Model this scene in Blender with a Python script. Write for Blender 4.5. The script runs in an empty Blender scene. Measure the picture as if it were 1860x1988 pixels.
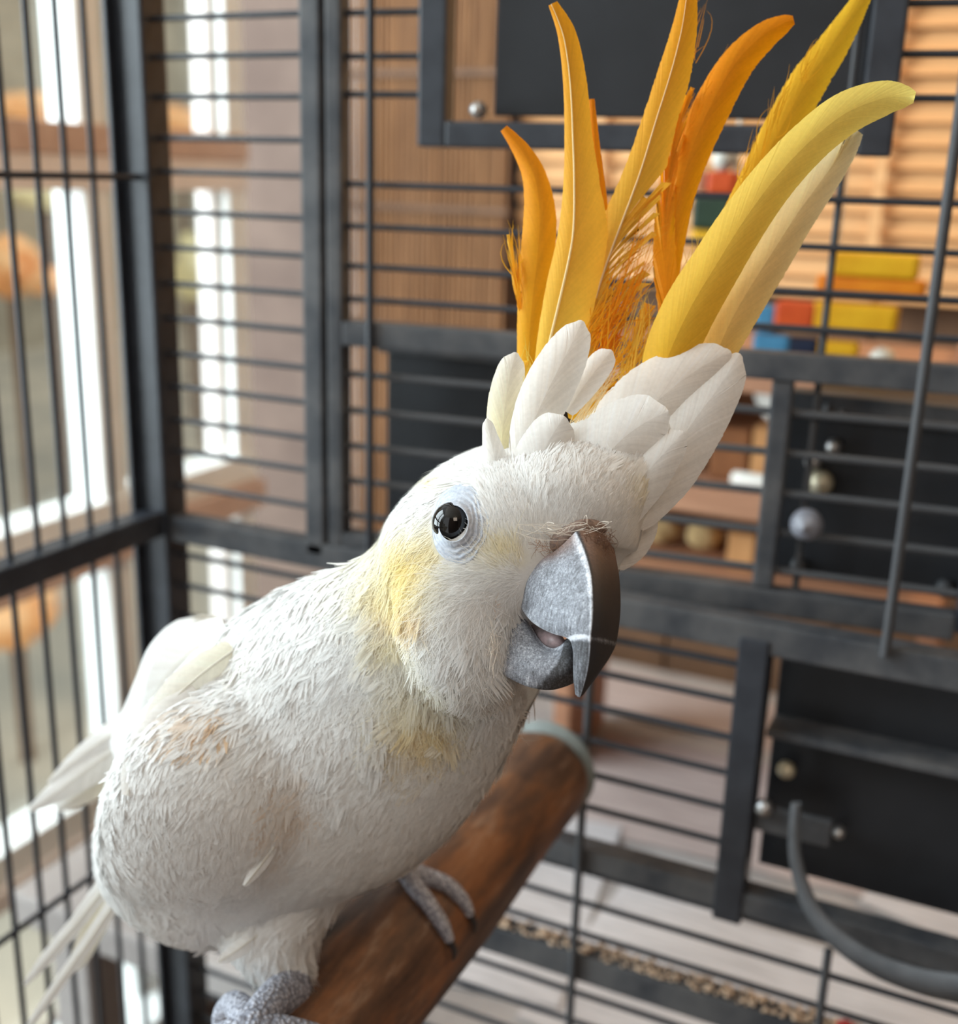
import bpy, bmesh, math, random
import numpy as np
from mathutils import Vector, Matrix
from mathutils.bvhtree import BVHTree

random.seed(7)
rng = np.random.default_rng(7)
S = bpy.context.scene
COL = S.collection

# ------------------------------------------------------------------ camera
W_PX, H_PX, F_PX = 1860.0, 1988.0, 2230.0
YAW, PITCH, ROLL = math.radians(-24.65), math.radians(-16.26), math.radians(1.71)
CAM = np.array([0.0, 0.0, 1.35])
_f = np.array([math.sin(YAW) * math.cos(PITCH), math.cos(YAW) * math.cos(PITCH), math.sin(PITCH)])
_r = np.array([math.cos(YAW), -math.sin(YAW), 0.0])
_u = np.cross(_r, _f)
RIGHT = math.cos(ROLL) * _r + math.sin(ROLL) * _u
UP = -math.sin(ROLL) * _r + math.cos(ROLL) * _u
FWD = _f
cam_data = bpy.data.cameras.new('camera')
cam_data.sensor_fit = 'HORIZONTAL'
cam_data.sensor_width = 36.0
cam_data.lens = 36.0 * F_PX / W_PX
cam_data.clip_start = 0.01
cam_data.dof.use_dof = True
cam_data.dof.focus_distance = 0.312
cam_data.dof.aperture_fstop = 9.5
cam = bpy.data.objects.new('camera', cam_data)
COL.objects.link(cam)
M = Matrix.Identity(4)
for i in range(3):
    M[i][0], M[i][1], M[i][2], M[i][3] = RIGHT[i], UP[i], -FWD[i], CAM[i]
cam.matrix_world = M
S.camera = cam

# ------------------------------------------------------------------ world, lights, exposure
S.view_settings.view_transform = 'Standard'
S.view_settings.look = 'None'
S.view_settings.exposure = 0.12
S.view_settings.gamma = 1.0
S.view_settings.use_curve_mapping = False
world = bpy.data.worlds.new('overcast_day')
S.world = world
world.use_nodes = True
bg = world.node_tree.nodes['Background']
bg.inputs[0].default_value = (0.77, 0.79, 0.80, 1)
bg.inputs[1].default_value = 1.35


def aim(o, target):
    o.rotation_euler = (Vector(target) - o.location).to_track_quat('-Z', 'Y').to_euler()


def area_light(name, loc, target, sx, sy, col, power):
    l = bpy.data.lights.new(name, 'AREA')
    l.shape = 'RECTANGLE'
    l.size, l.size_y, l.color, l.energy = sx, sy, col, power
    o = bpy.data.objects.new(name, l)
    COL.objects.link(o)
    o.location = loc
    aim(o, target)
    return o


area_light('window_daylight', (-1.80, -0.20, 1.72), (-0.15, 0.32, 1.22), 1.5, 1.9, (0.84, 0.93, 1.0), 128)
area_light('warm_ceiling_lamp', (0.55, 1.15, 2.35), (-0.05, 1.5, 1.15), 0.30, 0.30, (1.0, 0.72, 0.42), 7.5)
area_light('room_ceiling_lamp', (0.75, -0.9, 2.4), (-0.1, 0.3, 1.2), 0.6, 0.6, (1.0, 0.84, 0.68), 6)


# ------------------------------------------------------------------ pixel helpers
def ray(px, py):
    return RIGHT * ((px - 930.0) / F_PX) - UP * ((py - 994.0) / F_PX) + FWD


def P(px, py, d):
    return CAM + ray(px, py) * d


def on_y(px, py, y):
    r = ray(px, py)
    return CAM + r * ((y - CAM[1]) / r[1])


def on_x(px, py, x):
    r = ray(px, py)
    return CAM + r * ((x - CAM[0]) / r[0])


def on_z(px, py, z):
    r = ray(px, py)
    return CAM + r * ((z - CAM[2]) / r[2])


def on_plane(px, py, p0, n):
    r = ray(px, py)
    return CAM + r * (np.dot(np.asarray(p0) - CAM, n) / np.dot(r, n))


def project(p):
    q = np.asarray(p, float) - CAM
    d = q @ FWD
    return 930 + F_PX * (q @ RIGHT) / d, 994 - F_PX * (q @ UP) / d, d


def srgb(r, g, b):
    out = []
    for c in (r, g, b):
        c = c / 255.0
        out.append(c / 12.92 if c <= 0.04045 else ((c + 0.055) / 1.055) ** 2.4)
    return tuple(out)


# ------------------------------------------------------------------ materials
class NT:
    def __init__(self, name):
        self.m = bpy.data.materials.new(name)
        self.m.use_nodes = True
        self.t = self.m.node_tree
        self.b = self.t.nodes['Principled BSDF']
        self.out = self.t.nodes['Material Output']

    def n(self, typ, **kw):
        nd = self.t.nodes.new(typ)
        for k, v in kw.items():
            if k.startswith('i_'):
                nd.inputs[k[2:].replace('_', ' ')].default_value = v
            else:
                setattr(nd, k, v)
        return nd

    def l(self, a, b):
        self.t.links.new(a, b)

    def coords(self, scale=(1, 1, 1)):
        tc = self.n('ShaderNodeTexCoord')
        mp = self.n('ShaderNodeMapping')
        mp.inputs['Scale'].default_value = scale
        self.l(tc.outputs['Object'], mp.inputs['Vector'])
        return mp.outputs['Vector']

    def noise(self, vec, scale, detail=4, rough=0.6):
        nd = self.n('ShaderNodeTexNoise')
        nd.inputs['Scale'].default_value = scale
        nd.inputs['Detail'].default_value = detail
        nd.inputs['Roughness'].default_value = rough
        if vec is not None:
            self.l(vec, nd.inputs['Vector'])
        return nd.outputs['Fac']

    def ramp(self, fac, stops):
        nd = self.n('ShaderNodeValToRGB')
        e = nd.color_ramp.elements
        while len(e) < len(stops):
            e.new(0.5)
        for el, (p, c) in zip(e, stops):
            el.position = p
            el.color = (*c[:3], 1)
        self.l(fac, nd.inputs['Fac'])
        return nd.outputs['Color']

    def bump(self, height, strength=0.3, dist=0.001):
        nd = self.n('ShaderNodeBump')
        nd.inputs['Strength'].default_value = strength
        nd.inputs['Distance'].default_value = dist
        self.l(height, nd.inputs['Height'])
        self.l(nd.outputs['Normal'], self.b.inputs['Normal'])


def mat_noise(name, c0, c1, scale=20, rough=0.6, stretch=(1, 1, 1), bump=0.0, bdist=0.002, metal=0.0, spec=0.4, detail=4, lo=0.35, hi=0.65):
    k = NT(name)
    v = k.coords(stretch)
    f = k.noise(v, scale, detail)
    k.l(k.ramp(f, [(lo, c0), (hi, c1)]), k.b.inputs['Base Color'])
    k.b.inputs['Roughness'].default_value = rough
    k.b.inputs['Metallic'].default_value = metal
    k.b.inputs['Specular IOR Level'].default_value = spec
    if bump:
        k.bump(f, bump, bdist)
    return k.m


def mat_feather(name, trans=0.35, rough=0.75, sheen=0.0):
    k = NT(name)
    a = k.n('ShaderNodeAttribute', attribute_name='Col')
    v = k.coords()
    f = k.noise(v, 900, 2)
    mix = k.n('ShaderNodeMix', data_type='RGBA', blend_type='MULTIPLY')
    mix.inputs[0].default_value = 0.22
    k.l(a.outputs['Color'], mix.inputs[6])
    k.l(k.ramp(f, [(0.3, (0.7, 0.7, 0.7)), (0.7, (1, 1, 1))]), mix.inputs[7])
    k.l(mix.outputs[2], k.b.inputs['Base Color'])
    k.b.inputs['Roughness'].default_value = rough
    k.b.inputs['Specular IOR Level'].default_value = 0.25
    tr = k.n('ShaderNodeBsdfTranslucent')
    k.l(mix.outputs[2], tr.inputs['Color'])
    ms = k.n('ShaderNodeMixShader')
    ms.inputs[0].default_value = trans
    k.l(k.b.outputs[0], ms.inputs[1])
    k.l(tr.outputs[0], ms.inputs[2])
    k.l(ms.outputs[0], k.out.inputs['Surface'])
    return k.m


M_METAL = mat_noise('black_powder_coat', srgb(36, 40, 48), srgb(50, 54, 62), 60, 0.42, bump=0.05, spec=0.5)
M_METAL_DUSTY = mat_noise('dusty_powder_coat', srgb(54, 57, 63), srgb(88, 88, 90), 35, 0.6, bump=0.08)
M_PLATE = mat_noise('black_sheet_metal', srgb(28, 30, 34), srgb(40, 42, 47), 14, 0.5, spec=0.4)
M_STEEL = mat_noise('worn_steel', srgb(150, 150, 155), srgb(200, 198, 196), 80, 0.35, metal=0.8)
M_BRASS = mat_noise('pale_brass', srgb(190, 180, 150), srgb(225, 215, 190), 80, 0.4, metal=0.4)
M_FEATHER = mat_feather('white_feather', 0.30)
M_CREST = mat_feather('yellow_crest_feather', 0.42, 0.6)


# ------------------------------------------------------------------ object helpers
def base_of(pts):
    return np.asarray(pts)


def empty(name, loc, label=None, cat=None, group=None):
    o = bpy.data.objects.new(name, None)
    COL.objects.link(o)
    o.location = tuple(loc)
    o.empty_display_size = 0.02
    tag(o, label, cat, group)
    return o


def tag(o, label=None, cat=None, group=None, kind=None):
    if label:
        o['label'] = label
    if cat:
        o['category'] = cat
    if group:
        o['group'] = group
    if kind:
        o['kind'] = kind
    return o


def world_origin(o):
    p = np.zeros(3)
    while o is not None:
        p = p + np.array(o.location)
        o = o.parent
    return p


def np_mesh(name, V, faces, smooth=True, col=None, uv=None):
    """V (n,3); faces: array (m,k) or list of arrays"""
    if isinstance(faces, np.ndarray):
        faces = [faces]
    me = bpy.data.meshes.new(name)
    nv = len(V)
    nl = sum(f.size for f in faces)
    nf = sum(len(f) for f in faces)
    me.vertices.add(nv)
    me.vertices.foreach_set('co', np.asarray(V, np.float32).ravel())
    me.loops.add(nl)
    me.polygons.add(nf)
    me.loops.foreach_set('vertex_index', np.concatenate([f.ravel() for f in faces]).astype(np.int32))
    tot = np.concatenate([np.full(len(f), f.shape[1]) for f in faces]).astype(np.int32)
    st = np.concatenate([[0], np.cumsum(tot)[:-1]]).astype(np.int32)
    me.polygons.foreach_set('loop_start', st)
    me.update(calc_edges=True)
    if smooth:
        me.polygons.foreach_set('use_smooth', np.ones(nf, bool))
    if col is not None:
        a = me.color_attributes.new('Col', 'FLOAT_COLOR', 'POINT')
        c = np.ones((nv, 4), np.float32)
        c[:, :3] = col
        a.data.foreach_set('color', c.ravel())
    me.update()
    return me


def put(name, me, mat, parent=None, at=None):
    """mesh given in world coordinates -> object with its origin at `at` (default: mean of the vertices)"""
    n = len(me.vertices)
    co = np.empty(n * 3, np.float32)
    me.vertices.foreach_get('co', co)
    co = co.reshape(-1, 3)
    if at is None:
        at = (co.min(0) + co.max(0)) / 2
    co = co - np.asarray(at, np.float32)
    me.vertices.foreach_set('co', co.ravel())
    me.update()
    if mat is not None and not me.materials:
        me.materials.append(mat)
    o = bpy.data.objects.new(name, me)
    COL.objects.link(o)
    if parent is not None:
        o.parent = parent
        o.location = tuple(np.asarray(at) - world_origin(parent))
    else:
        o.location = tuple(at)
    return o


def bm_put(name, bm, mat, parent=None, at=None, smooth=False):
    me = bpy.data.meshes.new(name)
    bmesh.ops.recalc_face_normals(bm, faces=bm.faces[:])
    bm.to_mesh(me)
    bm.free()
    if smooth:
        me.polygons.foreach_set('use_smooth', np.ones(len(me.polygons), bool))
    return put(name, me, mat, parent, at)


def box_bm(size, bevel=0.0, bm=None, mat4=None, seg=2):
    b = bmesh.new()
    r = bmesh.ops.create_cube(b, size=1.0)
    bmesh.ops.scale(b, vec=size, verts=b.verts[:])
    if bevel > 0:
        bmesh.ops.bevel(b, geom=b.edges[:], offset=bevel, segments=seg, affect='EDGES', profile=0.6)
    if mat4 is not None:
        bmesh.ops.transform(b, matrix=mat4, verts=b.verts[:])
    return b


def frame_between(a, b, up=(0, 0, 1)):
    """matrix whose X axis runs a->b, located at the middle"""
    a, b = Vector(a), Vector(b)
    x = (b - a).normalized()
    u = Vector(up)
    y = u.cross(x)
    if y.length < 1e-5:
        y = Vector((0, 1, 0))
    y.normalize()
    z = x.cross(y)
    m = Matrix((x, y, z)).transposed().to_4x4()
    m.translation = (a + b) / 2
    return m, (b - a).length


_unit = {}


def unit_mesh(kind, mat):
    key = (kind, mat.name)
    if key in _unit:
        return _unit[key]
    b = bmesh.new()
    if kind == 'rod':
        bmesh.ops.create_cone(b, cap_ends=True, segments=10, radius1=1, radius2=1, depth=1)
        bmesh.ops.rotate(b, matrix=Matrix.Rotation(math.pi / 2, 3, 'Y'), verts=b.verts[:])
    me = bpy.data.meshes.new(kind)
    b.to_mesh(me)
    b.free()
    me.polygons.foreach_set('use_smooth', np.ones(len(me.polygons), bool))
    me.materials.append(mat)
    _unit[key] = me
    return me


def rod(name, a, b, r, mat, parent):
    m, L = frame_between(a, b)
    o = bpy.data.objects.new(name, unit_mesh('rod', mat))
    COL.objects.link(o)
    o.parent = parent
    m2 = m @ Matrix.Diagonal((L, r, r, 1))
    o.matrix_basis = Matrix.Translation(-Vector(world_origin(parent))) @ m2
    return o


def tube_box(name, a, b, w, h, mat, parent, bevel=0.0015, up=(0, 0, 1)):
    m, L = frame_between(a, b, up)
    return bm_put(name, box_bm((L, w, h), bevel, mat4=m), mat, parent)


def catmull(pts, sub):
    pts = np.asarray(pts, float)
    n = len(pts)
    out = []
    for i in range(n - 1):
        p0, p1, p2, p3 = pts[max(i - 1, 0)], pts[i], pts[i + 1], pts[min(i + 2, n - 1)]
        for k in range(sub):
            t = k / sub
            out.append(0.5 * ((2 * p1) + (-p0 + p2) * t + (2 * p0 - 5 * p1 + 4 * p2 - p3) * t * t + (-p0 + 3 * p1 - 3 * p2 + p3) * t ** 3))
    out.append(pts[-1])
    return np.array(out)


def tube_mesh(path, radii, n=12, sub=5, cap=True):
    d = catmull(np.column_stack([path, radii]), sub)
    C, Rr = d[:, :3], d[:, 3]
    T = np.gradient(C, axis=0)
    T /= np.linalg.norm(T, axis=1)[:, None]
    ref = np.array([0.13, 0.21, 1.0])
    U = np.cross(T, ref)
    U /= np.linalg.norm(U, axis=1)[:, None]
    Wv = np.cross(T, U)
    an = np.linspace(0, 2 * math.pi, n, endpoint=False)
    V = C[:, None] + Rr[:, None, None] * (np.cos(an)[None, :, None] * U[:, None] + np.sin(an)[None, :, None] * Wv[:, None])
    m = len(C)
    V = V.reshape(-1, 3)
    i = np.arange(m - 1)[:, None] * n
    j = np.arange(n)[None, :]
    j2 = (j + 1) % n
    Fq = np.stack([i + j, i + j2, i + n + j2, i + n + j], -1).reshape(-1, 4)
    faces = [Fq]
    if cap:
        V = np.vstack([V, C[0] - T[0] * Rr[0] * 0.5, C[-1] + T[-1] * Rr[-1] * 0.6])
        a, b2 = m * n, m * n + 1
        jj = np.arange(n)
        faces.append(np.stack([np.full(n, a), (jj + 1) % n, jj], -1))
        faces.append(np.stack([np.full(n, b2), (m - 1) * n + jj, (m - 1) * n + (jj + 1) % n], -1))
    return V, faces


# ================================================================== THE ROOM
YB = 0.525          # back panel of the cage
ZF = 0.0
XW = -0.92          # window wall
YR = 1.42           # back wall of the room

M_WALL = mat_noise('beige_plaster', srgb(98, 82, 73), srgb(114, 97, 86), 8, 0.8)
M_TRIM = mat_noise('white_paint', srgb(226, 228, 226), srgb(240, 242, 240), 12, 0.45)
M_TRIM_PINK = mat_noise('greyish_pink_paint', srgb(226, 216, 210), srgb(238, 230, 226), 12, 0.55)
M_RAIL = mat_noise('brown_pink_wood', srgb(190, 160, 144), srgb(206, 180, 164), 10, 0.55, stretch=(1, 8, 8))
M_FLOOR = mat_noise('brown_floor', srgb(110, 88, 70), srgb(140, 116, 94), 5, 0.5, stretch=(1, 12, 1))


def structure(name, bm, mat, parent=None, kind=True, **kw):
    o = bm_put(name, bm, mat, parent, **kw)
    if kind:
        o['kind'] = 'structure'
    return o


def box_at(x0, x1, y0, y1, z0, z1, bevel=0.0):
    return box_bm((x1 - x0, y1 - y0, z1 - z0), bevel, mat4=Matrix.Translation(((x0 + x1) / 2, (y0 + y1) / 2, (z0 + z1) / 2)))


structure('floor', box_at(XW, 1.65, -1.2, YR, -0.04, 0.0), M_FLOOR)

# window wall: wall below, above; window frame with mullions between
def ywin(px, py):
    return on_x(px, py, XW)[1]


def zwin(px, py):
    return on_x(px, py, XW)[2]


Z_SILL = 0.30
Z_TOP = 2.45
structure('wall_left', box_at(XW - 0.12, XW - 0.0, -1.2, YR, 0.0, Z_SILL - 0.05), M_WALL)
win = empty('window_1', (XW, 0.9, Z_SILL - 0.05))
win['kind'] = 'structure'
yA = ywin(142, 500)       # bright white mullion centre
yB = ywin(190, 500)       # pink-white casing next to it
yEnd = ywin(482, 500)
print('window y', yA, yB, yEnd, 'sill', Z_SILL)
wm = 0.5 * abs(ywin(172, 500) - ywin(112, 500))


def vert(name, y, w, mat, x0=XW - 0.05, x1=XW, z0=Z_SILL - 0.05, z1=Z_TOP):
    return structure(name, box_at(x0, x1, y - w / 2, y + w / 2, z0, z1, 0.003), mat, win, kind=False)


vert('mullion', (ywin(172, 500) + ywin(222, 500)) / 2, abs(ywin(222, 500) - ywin(172, 500)), M_TRIM, XW - 0.045, XW)
vert('window_casing', (ywin(448, 500) + ywin(482, 500)) / 2, abs(ywin(482, 500) - ywin(448, 500)), M_TRIM, XW - 0.014, XW)
vert('casing_bead', (ywin(440, 500) + ywin(447, 500)) / 2, abs(ywin(447, 500) - ywin(440, 500)), M_TRIM_PINK, XW - 0.045, XW - 0.018)
vert('mullion', -0.10, 0.06, M_TRIM)
vert('mullion', 0.42, 0.05, M_TRIM)
vert('window_casing', -1.17, 0.06, M_TRIM)
# horizontal rails of the window
zr = zwin(60, 285)
structure('meeting_rail', box_at(XW - 0.045, XW + 0.006, -1.2, yEnd, zr - 0.005, zr + 0.026, 0.002), M_RAIL, win, kind=False)
structure('meeting_rail', box_at(XW - 0.04, XW + 0.003, -1.2, yEnd, zr - 0.042, zr - 0.005, 0.002), M_TRIM_PINK, win, kind=False)
zr2 = zwin(60, 1040)
structure('lower_rail', box_at(XW - 0.045, XW + 0.006, -1.2, yEnd, zr2 - 0.024, zr2 + 0.012, 0.002), M_TRIM, win, kind=False)
structure('lower_rail', box_at(XW - 0.045, XW + 0.02, -1.2, yEnd, zr2 - 0.06, zr2 - 0.024, 0.002), M_RAIL, win, kind=False)
zr3 = zwin(100, 1618)
structure('lower_rail', box_at(XW - 0.045, XW + 0.006, -1.2, yEnd, zr3 - 0.020, zr3 + 0.016, 0.002), M_TRIM, win, kind=False)
structure('lower_rail', box_at(XW - 0.045, XW + 0.016, -1.2, yEnd, zr3 - 0.045, zr3 - 0.020, 0.002), M_TRIM_PINK, win, kind=False)
structure('window_sill', box_at(XW - 0.06, XW + 0.05, -1.2, yEnd + 0.03, Z_SILL - 0.05, Z_SILL, 0.003), M_TRIM, win, kind=False)
# glass: one thin pane per light, nearly clear
kg = NT('window_glass')
kg.b.inputs['Base Color'].default_value = (0.96, 0.98, 0.97, 1)
tr = kg.n('ShaderNodeBsdfTransparent')
tr.inputs[0].default_value = (0.95, 0.97, 0.96, 1)
gl = kg.n('ShaderNodeBsdfGlossy')
gl.inputs['Roughness'].default_value = 0.05
ms = kg.n('ShaderNodeMixShader')
ms.inputs[0].default_value = 0.04
kg.l(tr.outputs[0], ms.inputs[1])
kg.l(gl.outputs[0], ms.inputs[2])
kg.l(ms.outputs[0], kg.out.inputs['Surface'])
M_GLASS = kg.m
for (ya, yb) in ((-1.14, -0.13), (-0.07, 0.395), (0.445, ywin(172, 500)), (ywin(222, 500), ywin(440, 500))):
    for (za, zb) in ((Z_SILL, zr3 - 0.045), (zr3 + 0.016, zr2 - 0.06), (zr2 + 0.012, zr - 0.042), (zr + 0.026, Z_TOP)):
        structure('pane', box_at(XW - 0.032, XW - 0.028, ya, yb, za, zb), M_GLASS, win, kind=False)

# back wall of the room
xc = on_y(478, 500, YR)[0]
XP = on_y(742, 400, YR)[0]
structure('ceiling', box_at(XW - 0.12, 1.75, -1.2, YR + 0.1, 2.6, 2.64), mat_noise('white_ceiling', srgb(214, 208, 198), srgb(226, 220, 212), 6, 0.8))  # out of view, added to block the sky light from above
structure('light_block_wall', box_at(-0.15, 1.75, -1.3, -1.2, 0.0, 2.6), M_WALL)  # unseen partial wall, added so frontal fill comes only from the left
structure('wall_right', box_at(1.65, 1.75, -1.2, YR, 0.0, 2.6), M_WALL)  # out of view, added to block sky light from the right
structure('wall_back', box_at(XW - 0.12, 1.75, YR, YR + 0.1, 0, 2.6), M_WALL)
structure('trim_1', box_at(on_y(668, 400, YR)[0], on_y(734, 400, YR)[0], YR - 0.03, YR, 0, 2.6, 0.003), M_TRIM)

# dark wood wainscot boards low on the back wall, wooden blind and reed screen above
M_WOOD_DARK = mat_noise('dark_stained_boards', srgb(92, 66, 48), srgb(128, 94, 68), 9, 0.6, stretch=(1, 1, 0.15))
M_BLIND = mat_noise('honey_wood_slats', srgb(214, 158, 104), srgb(236, 186, 132), 14, 0.5, stretch=(0.2, 1, 6))
M_REED = mat_noise('brown_reed', srgb(132, 94, 64), srgb(168, 124, 86), 30, 0.7, stretch=(6, 6, 0.3))
wains = empty('trim_2', (0.3, YR - 0.01, 0.0))
wains['kind'] = 'structure'
zwt = on_y(1500, 560, YR)[2]
x = XP
k = 0
while x < 1.5:
    w = 0.105 + 0.02 * random.random()
    bm_put('board', box_at(x, x + w - 0.004, YR - 0.02 - 0.003 * random.random(), YR, 0.0, zwt, 0.002), M_WOOD_DARK, wains)
    x += w

XR = on_y(1012, 300, YR - 0.06)[0]
blind = empty('wooden_blind', ((XR + 1.5) / 2, YR - 0.06, zwt),
              'honey coloured wooden slat blind glowing warm behind the cage', 'blind')
zz = zwt + 0.01
ztop = 2.15
sl = None
while zz < ztop:
    if sl is None:
        sl = bm_put('slat', box_bm((1.5 - XR, 0.026, 0.003), 0.001, mat4=Matrix.Translation(((XR + 1.5) / 2, YR - 0.06, zz)) @ Matrix.Rotation(math.radians(62), 4, 'X')), M_BLIND, blind)
    else:
        c = sl.copy()
        COL.objects.link(c)
        c.location.z = zz - blind.location.z
    zz += 0.0235
for xx in (XR + 0.10, XR + 0.42, XR + 0.80):
    bm_put('tape', box_at(xx, xx + 0.012, YR - 0.076, YR - 0.074, zwt, ztop), M_BLIND, blind)
bm_put('head_rail', box_at(XR, 1.5, YR - 0.085, YR - 0.03, ztop, ztop + 0.05, 0.003), M_BLIND, blind)

# reed screen
rs = empty('reed_screen', (XP + 0.1, YR - 0.09, 0.0), 'brown upright reed screen standing left of the slat blind', 'screen')
b = bmesh.new()
x = XP + 0.004
while x < XR - 0.004:
    r = 0.0026 + 0.0008 * random.random()
    bmesh.ops.create_cone(b, cap_ends=False, segments=6, radius1=r, radius2=r, depth=2.1,
                          matrix=Matrix.Translation((x, YR - 0.09 + 0.002 * random.random(), 1.05)))
    x += 2 * r + 0.0016
o = bm_put('reeds', b, M_REED, rs, smooth=True)
o['kind'] = 'stuff'
for z_ in (0.85, 1.16, 1.31, 1.47, 1.75):
    bm_put('binding', box_at(XP, XR, YR - 0.096, YR - 0.084, z_ - 0.004, z_ + 0.004, 0.001), M_WOOD_DARK, rs)

# ------------------------------------------------------------------ outdoors
M_GROUND = mat_noise('leafy_lawn', srgb(158, 154, 142), srgb(196, 184, 164), 1.6, 0.9, bump=0.3, bdist=0.02, detail=6)
g = structure('ground', box_at(-30, XW - 0.12, -20, 30, -0.35, -0.3), M_GROUND)
M_HEDGE = mat_noise('bare_hedge', srgb(140, 132, 116), srgb(182, 172, 152), 1.2, 0.9, detail=6)
M_ORANGE = mat_noise('orange_leaves', srgb(244, 164, 96), srgb(255, 206, 150), 8, 0.8)
M_YELLOW = mat_noise('pale_yellow_leaves', srgb(226, 212, 160), srgb(242, 230, 184), 8, 0.8)


def blob(name, c, r, mat, n=2, amp=0.25, sz=(1, 1, 1), seed=0):
    b = bmesh.new()
    bmesh.ops.create_icosphere(b, subdivisions=n, radius=1)
    rr = random.Random(seed)
    ph = [(rr.uniform(2, 6), rr.uniform(2, 6), rr.uniform(2, 6), rr.uniform(0, 6)) for _ in range(4)]
    for v in b.verts:
        s = sum(math.sin(v.co.x * p[0] + v.co.y * p[1] + v.co.z * p[2] + p[3]) for p in ph) / 4
        v.co *= 1 + amp * s
        v.co = Vector((v.co.x * r * sz[0], v.co.y * r * sz[1], v.co.z * r * sz[2])) + Vector(c)
    return bm_put(name, b, mat, smooth=True)


def bush(px, py, X, r, mat, label, seed, sz=(1, 1, 0.8)):
    c = on_x(px, py, X)
    o = blob('shrub', c, r, mat, 3, 0.35, sz, seed)
    # leaves: real little quads over the crown
    n = 240
    d = rng.normal(size=(n, 3))
    d /= np.linalg.norm(d, axis=1)[:, None]
    pos = d * r * np.array(sz) * rng.uniform(0.85, 1.2, (n, 1))
    a = rng.normal(size=(n, 3))
    a /= np.linalg.norm(a, axis=1)[:, None]
    bb = np.cross(a, d)
    s = r * 0.12
    V = np.stack([pos + s * a, pos + s * 0.5 * bb, pos - s * a, pos - s * 0.5 * bb], 1).reshape(-1, 3) + c
    lf = put('leaves', np_mesh('leaves', V, np.arange(4 * n).reshape(-1, 4)), mat, o)
    lf['kind'] = 'stuff'
    zg = -0.30
    rod('stem', (c[0], c[1], zg), (c[0], c[1], c[2]), 0.02, M_WOOD_DARK, o)
    tag(o, label, 'shrub')
    return o


hd = blob('hedge', on_x(120, 250, -9.0) + np.array([0, 0, 0.3]), 1.0, M_HEDGE, 5, 0.12, (0.8, 34, 4.6), 5)
tag(hd, 'pale grey brown hedge far outside the window', 'hedge')
bush(20, 520, -4.2, 0.16, M_ORANGE, 'bright orange shrub outside at the left edge of the window', 1, (0.6, 1.1, 0.8))
bush(100, 545, -4.0, 0.10, M_ORANGE, 'small orange shrub outside just right of the brightest one', 2, (0.6, 1.2, 0.6))
bush(70, 215, -5.0, 0.17, M_ORANGE, 'wide flat orange shrub above the window meeting rail', 3, (0.5, 2.2, 0.5))
bush(350, 245, -5.0, 0.20, M_ORANGE, 'orange shrub seen through the back panel beside the corner post', 4, (0.5, 1.0, 0.6))
bush(90, 378, -4.6, 0.12, M_YELLOW, 'pale yellow shrub outside under the meeting rail', 6, (0.5, 1.8, 0.6))
bush(380, 520, -4.4, 0.16, M_YELLOW, 'pale yellow shrub seen through the back panel', 7, (0.5, 1.0, 1.2))
bush(30, 1200, -2.4, 0.10, M_ORANGE, 'reddish orange shrub low outside below the cage rail', 8, (0.6, 1.4, 0.8))

# ------------------------------------------------------------------ table with newspaper behind the cage
M_TABLE = mat_noise('grey_table_top', srgb(150, 144, 142), srgb(178, 172, 170), 10, 0.5)
M_PAPER = mat_noise('newspaper', srgb(176, 172, 174), srgb(206, 202, 204), 18, 0.8, stretch=(1, 10, 1))
M_PAPER_P = mat_noise('pink_newspaper', srgb(164, 148, 144), srgb(190, 174, 170), 18, 0.8, stretch=(1, 10, 1))
ZT = 0.76
tb = empty('side_table', (0.1, 0.98, 0.0), 'low grey table behind the cage strewn with newspaper', 'table')
bm_put('table_top', box_at(-0.70, 0.75, 0.60, 1.315, ZT - 0.03, ZT, 0.004), M_TABLE, tb)
for sx in (-0.66, 0.71):
    for sy in (0.64, 1.28):
        bm_put('leg', box_at(sx - 0.02, sx + 0.02, sy - 0.02, sy + 0.02, 0, ZT - 0.03, 0.003), M_TABLE, tb)
papers = [(-0.42, 0.78, 0.34, 0.26, 8, M_PAPER, 'flat white newspaper sheet at the near left of the table'),
          (-0.10, 0.74, 0.30, 0.20, -5, M_PAPER, 'white newspaper sheet at the near middle of the table'),
          (-0.185, 1.02, 0.31, 0.20, 3, M_PAPER_P, 'pinkish newspaper sheet in the middle of the table'),
          (0.12, 1.00, 0.30, 0.24, -12, M_PAPER, 'white newspaper sheet at the right of the table'),
          (-0.20, 1.215, 0.42, 0.12, -2, M_PAPER_P, 'pinkish newspaper sheet at the far edge of the table')]
for i, (px_, py_, sx, sy, rz, m_, lab) in enumerate(papers):
    n1, n2 = 12, 8
    gx, gy = np.meshgrid(np.linspace(-sx / 2, sx / 2, n1), np.linspace(-sy / 2, sy / 2, n2), indexing='ij')
    hz = 0.002 * (1 + np.sin(gx * 31 + i) * np.cos(gy * 27 + i * 2))
    c_, s_ = math.cos(math.radians(rz)), math.sin(math.radians(rz))
    V = np.stack([px_ + gx * c_ - gy * s_, py_ + gx * s_ + gy * c_, ZT + 0.001 + hz], -1).reshape(-1, 3)
    idx = np.arange(n1 * n2).reshape(n1, n2)
    Fq = np.stack([idx[:-1, :-1], idx[1:, :-1], idx[1:, 1:], idx[:-1, 1:]], -1).reshape(-1, 4)
    tag(put('newspaper', np_mesh('newspaper', V, Fq), m_), lab, 'newspaper', 'newspaper sheets on the table')

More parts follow.
